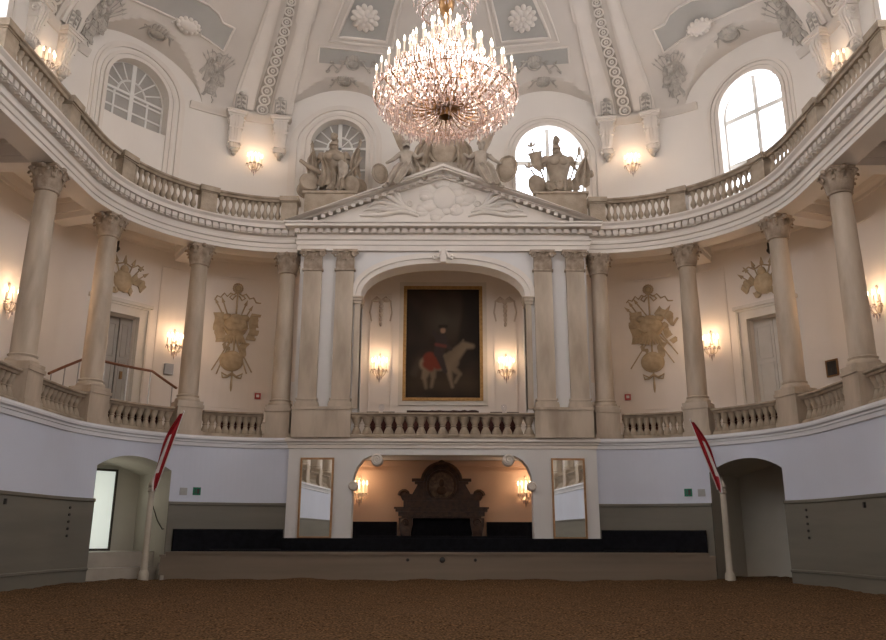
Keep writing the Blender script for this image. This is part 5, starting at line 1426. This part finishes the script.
for s, nm in ((-1, 'left'), (1, 'right')):
    t = thing('winged_statue', 'winged stone figure reclining on the %s slope of the pediment below the chandelier' % nm, 'statue', Matrix.Translation((s*1.52, 29.3, 15.20)) @ Matrix.Scale(1.12, 4), 'pediment figures')
    J = {'pelvis': (0, -.1, .42), 'belly': (-.02*s, -.08, .68), 'chest': (-.05*s, -.08, .98), 'neck': (-.02*s, -.12, 1.24), 'head': (.0, -.16, 1.36), 'crown': (.0, -.16, 1.56),
         'sho_in': (-.27*s, -.1, 1.08), 'elb_in': (-.42*s, -.28, .86), 'wri_in': (-.66*s, -.3, 1.02), 'sho_out': (.22*s, -.1, 1.08), 'elb_out': (.46*s, -.22, .80), 'wri_out': (.72*s, -.28, .62),
         'hip_in': (-.14*s, -.16, .36), 'kne_in': (-.02*s, -.55, .32), 'ank_in': (.22*s, -.52, -.22), 'toe_in': (.32*s, -.64, -.30),
         'hip_out': (.14*s, -.16, .36), 'kne_out': (.42*s, -.5, .18), 'ank_out': (.66*s, -.46, -.34), 'toe_out': (.78*s, -.58, -.42)}
    E_ = [('pelvis', 'belly'), ('belly', 'chest'), ('chest', 'neck'), ('neck', 'head'), ('head', 'crown'), ('chest', 'sho_in'), ('sho_in', 'elb_in'), ('elb_in', 'wri_in'), ('chest', 'sho_out'), ('sho_out', 'elb_out'), ('elb_out', 'wri_out'), ('pelvis', 'hip_in'), ('hip_in', 'kne_in'), ('kne_in', 'ank_in'), ('ank_in', 'toe_in'), ('pelvis', 'hip_out'), ('hip_out', 'kne_out'), ('kne_out', 'ank_out'), ('ank_out', 'toe_out')]
    Rd = {'pelvis': (.24, .2), 'belly': (.2, .16), 'chest': (.25, .18), 'neck': .075, 'head': .12, 'crown': .1, 'sho_in': .11, 'elb_in': .075, 'wri_in': .055, 'sho_out': .11, 'elb_out': .075, 'wri_out': .055, 'hip_in': .18, 'kne_in': .12, 'ank_in': .07, 'toe_in': .06, 'hip_out': .18, 'kne_out': .12, 'ank_out': .07, 'toe_out': .06}
    skin_figure('body', J, E_, Rd, STATUEP, t)
    b = MB()
    for k in range(8):
        a = 2*pi*k/8; b.ell((.09*cos(a), -.12+.09*sin(a), 1.52+.03*(k % 2)), (.075, .075, .07), 7, 5)
    b.ell((0, -.27, 1.42), (.025, .04, .05), 6, 5); b.build('hair', STATUEP, t, smooth=60)
    b = MB()
    for k in range(7):
        f = k/6; a = radians(62 + 34*f) if True else 0
        p0 = (-.05*s + .06*s*k*.4, .12, 1.0 + .04*k); L_ = 1.25 - .13*k
        p1 = (p0[0] + s*cos(a)*L_*.5, .22, p0[2] + sin(a)*L_*.6); p2 = (p0[0] + s*cos(a)*L_*.95, .16, p0[2] + sin(a)*L_)
        b.tube([p0, p1, p2], [.09, .12, .03], 7)
    b.build('wing', STATUE, t, smooth=60)
    b = MB(); drape(b, [(.0, -.34, .62), (.1*s, -.56, .36), (.25*s, -.6, .0), (.4*s, -.55, -.28)], [.5, .62, .6, .5], 2.6, amp=.06); drape(b, [(-.3*s, .0, .9), (-.45*s, -.06, .5), (-.5*s, -.1, .1)], [.3, .5, .6], 2, amp=.07); b.build('drapery', STATUEP, t, smooth=55)
    b = MB(); b.M = Matrix.Translation((.92*s, -.08, .50 if s > 0 else .30)) @ Matrix.Rotation(s*.3, 4, 'Y'); k = 1 if s > 0 else .74; b.ell((0, 0, 0), (.34*k, .13, .52*k), 14, 9); b.tube([(.34*k*cos(q*pi/9), -.06, .5*k*sin(q*pi/9)) for q in range(18)], .045, 5, True); b.M = Matrix.Identity(4); b.build('shield', STATUE, t, smooth=60)
    b = MB(); drape(b, [(-.75*s, .1, 1.75), (-.62*s, .05, 1.4), (-.55*s, .0, 1.0), (-.62*s, -.05, .6)], [.3, .55, .6, .5], 2, amp=.08); b.build('banner', STATUE, t, smooth=55)
t = thing('arms_cartouche', 'carved stone coat of arms crowning the pediment apex, half hidden by chandelier', 'sculpture', Matrix.Translation((0, 29.6, 15.9)))
b = MB(); b.box(-.75, .75, -.35, .4, -.25, .12); b.box(-.62, .62, -.3, .35, .12, .22); b.build('pedestal', STATUEP, t, smooth=0)
b = MB(); b.ell((0, -.1, .9), (.62, .25, .72), 18, 10); b.tube([(.62*cos(q*pi/12), -.16, .9+.72*sin(q*pi/12)) for q in range(24)], .08, 6, True); spiral(b, (-.6, -.1, .3), (1, 0, 0), .22, w=.08); spiral(b, (.6, -.1, .3), (-1, 0, 0), .22, w=.08); b.build('shield', STATUE, t, smooth=60)
b = MB(); b.lathe([(.42, 0), (.46, .08), (.42, .16), (.5, .3), (.42, .55), (.2, .72), (.06, .78)], 18, (0, -.05, 1.62)); b.ell((0, -.05, 2.48), (.09, .09, .1), 8, 6); b.build('crown', STATUE, t, smooth=50)
for s in (-1, 1):
    b = MB(); drape(b, [(s*.6, .2, 1.5), (s*.7, .2, 1.0), (s*.72, .2, .5), (s*.66, .2, .1)], [.3, .4, .45, .4], 2.4, amp=.08); b.build('mantle', STATUE, t, smooth=55)
# relief in the pediment field
t = thing('pediment_relief', 'white cloud wreath and palm scrolls carved in the pediment field', 'relief', Matrix.Translation((0, PF-.05, 14.45)))
b = MB()
rg = random.Random(9)
b.ell((.04, -.02, .15), (.48, .15, .5), 20, 10)
for k in range(34):
    a = rg.uniform(0, 2*pi); r = rg.uniform(.5, .98); q = rg.uniform(.16, .36)
    b.ell((r*1.15*cos(a), .02, .06+r*.80*sin(a)), (q*1.15, rg.uniform(.07, .13), q*.8), 10, 7)
b.build('cloud_wreath', TRIM, t, smooth=60)
for s, nm in ((-1, 'left'), (1, 'right')):
    b = MB()
    for k in range(6):
        x0 = 1.0+.12*k; pts = []
        for i in range(10):
            f = i/9; L_ = 2.35-.26*k
            pts.append((s*(x0 + L_*f), -.05, -.62 + .10*k + (.22+.12*k)*sin(f*2.6) + .08*sin(f*7+k) - .14*f))
        b.tube(pts, [.03+.07*sin(pi*min(1, i/9*.9+.1)) for i in range(10)], 6)
    for k in range(4):
        spiral(b, (s*(1.35+.42*k), -.06, -.1-.1*k), (s, 0, 0), .17-.02*k, 1.3, .035)
    b.build('palm_scroll', TRIM, t, smooth=60)

# ------------------------------------------------------------------ camera, daylight
cam = bpy.data.cameras.new('camera'); cam.sensor_width = 36; cam.lens = 36*792/886; cam.clip_end = 300
co = bpy.data.objects.new('camera', cam); COL.objects.link(co); co.matrix_world = Matrix.Translation((0, 0, 1.53)) @ Matrix.Rotation(radians(90+15.2), 4, 'X') @ Matrix.Rotation(radians(.16), 4, 'Z')
scene.camera = co
w = bpy.data.worlds.new('sky'); scene.world = w; w.use_nodes = True
nt = w.node_tree; bg = nt.nodes['Background']; bg.inputs['Color'].default_value = (.94, .96, 1.0, 1); bg.inputs['Strength'].default_value = 4.6
scene.view_settings.view_transform = 'Standard'; scene.view_settings.look = 'None'
scene.view_settings.exposure = .52; scene.view_settings.gamma = 1
scene.cycles.max_bounces = 8; scene.cycles.diffuse_bounces = 5; scene.cycles.transparent_max_bounces = 24
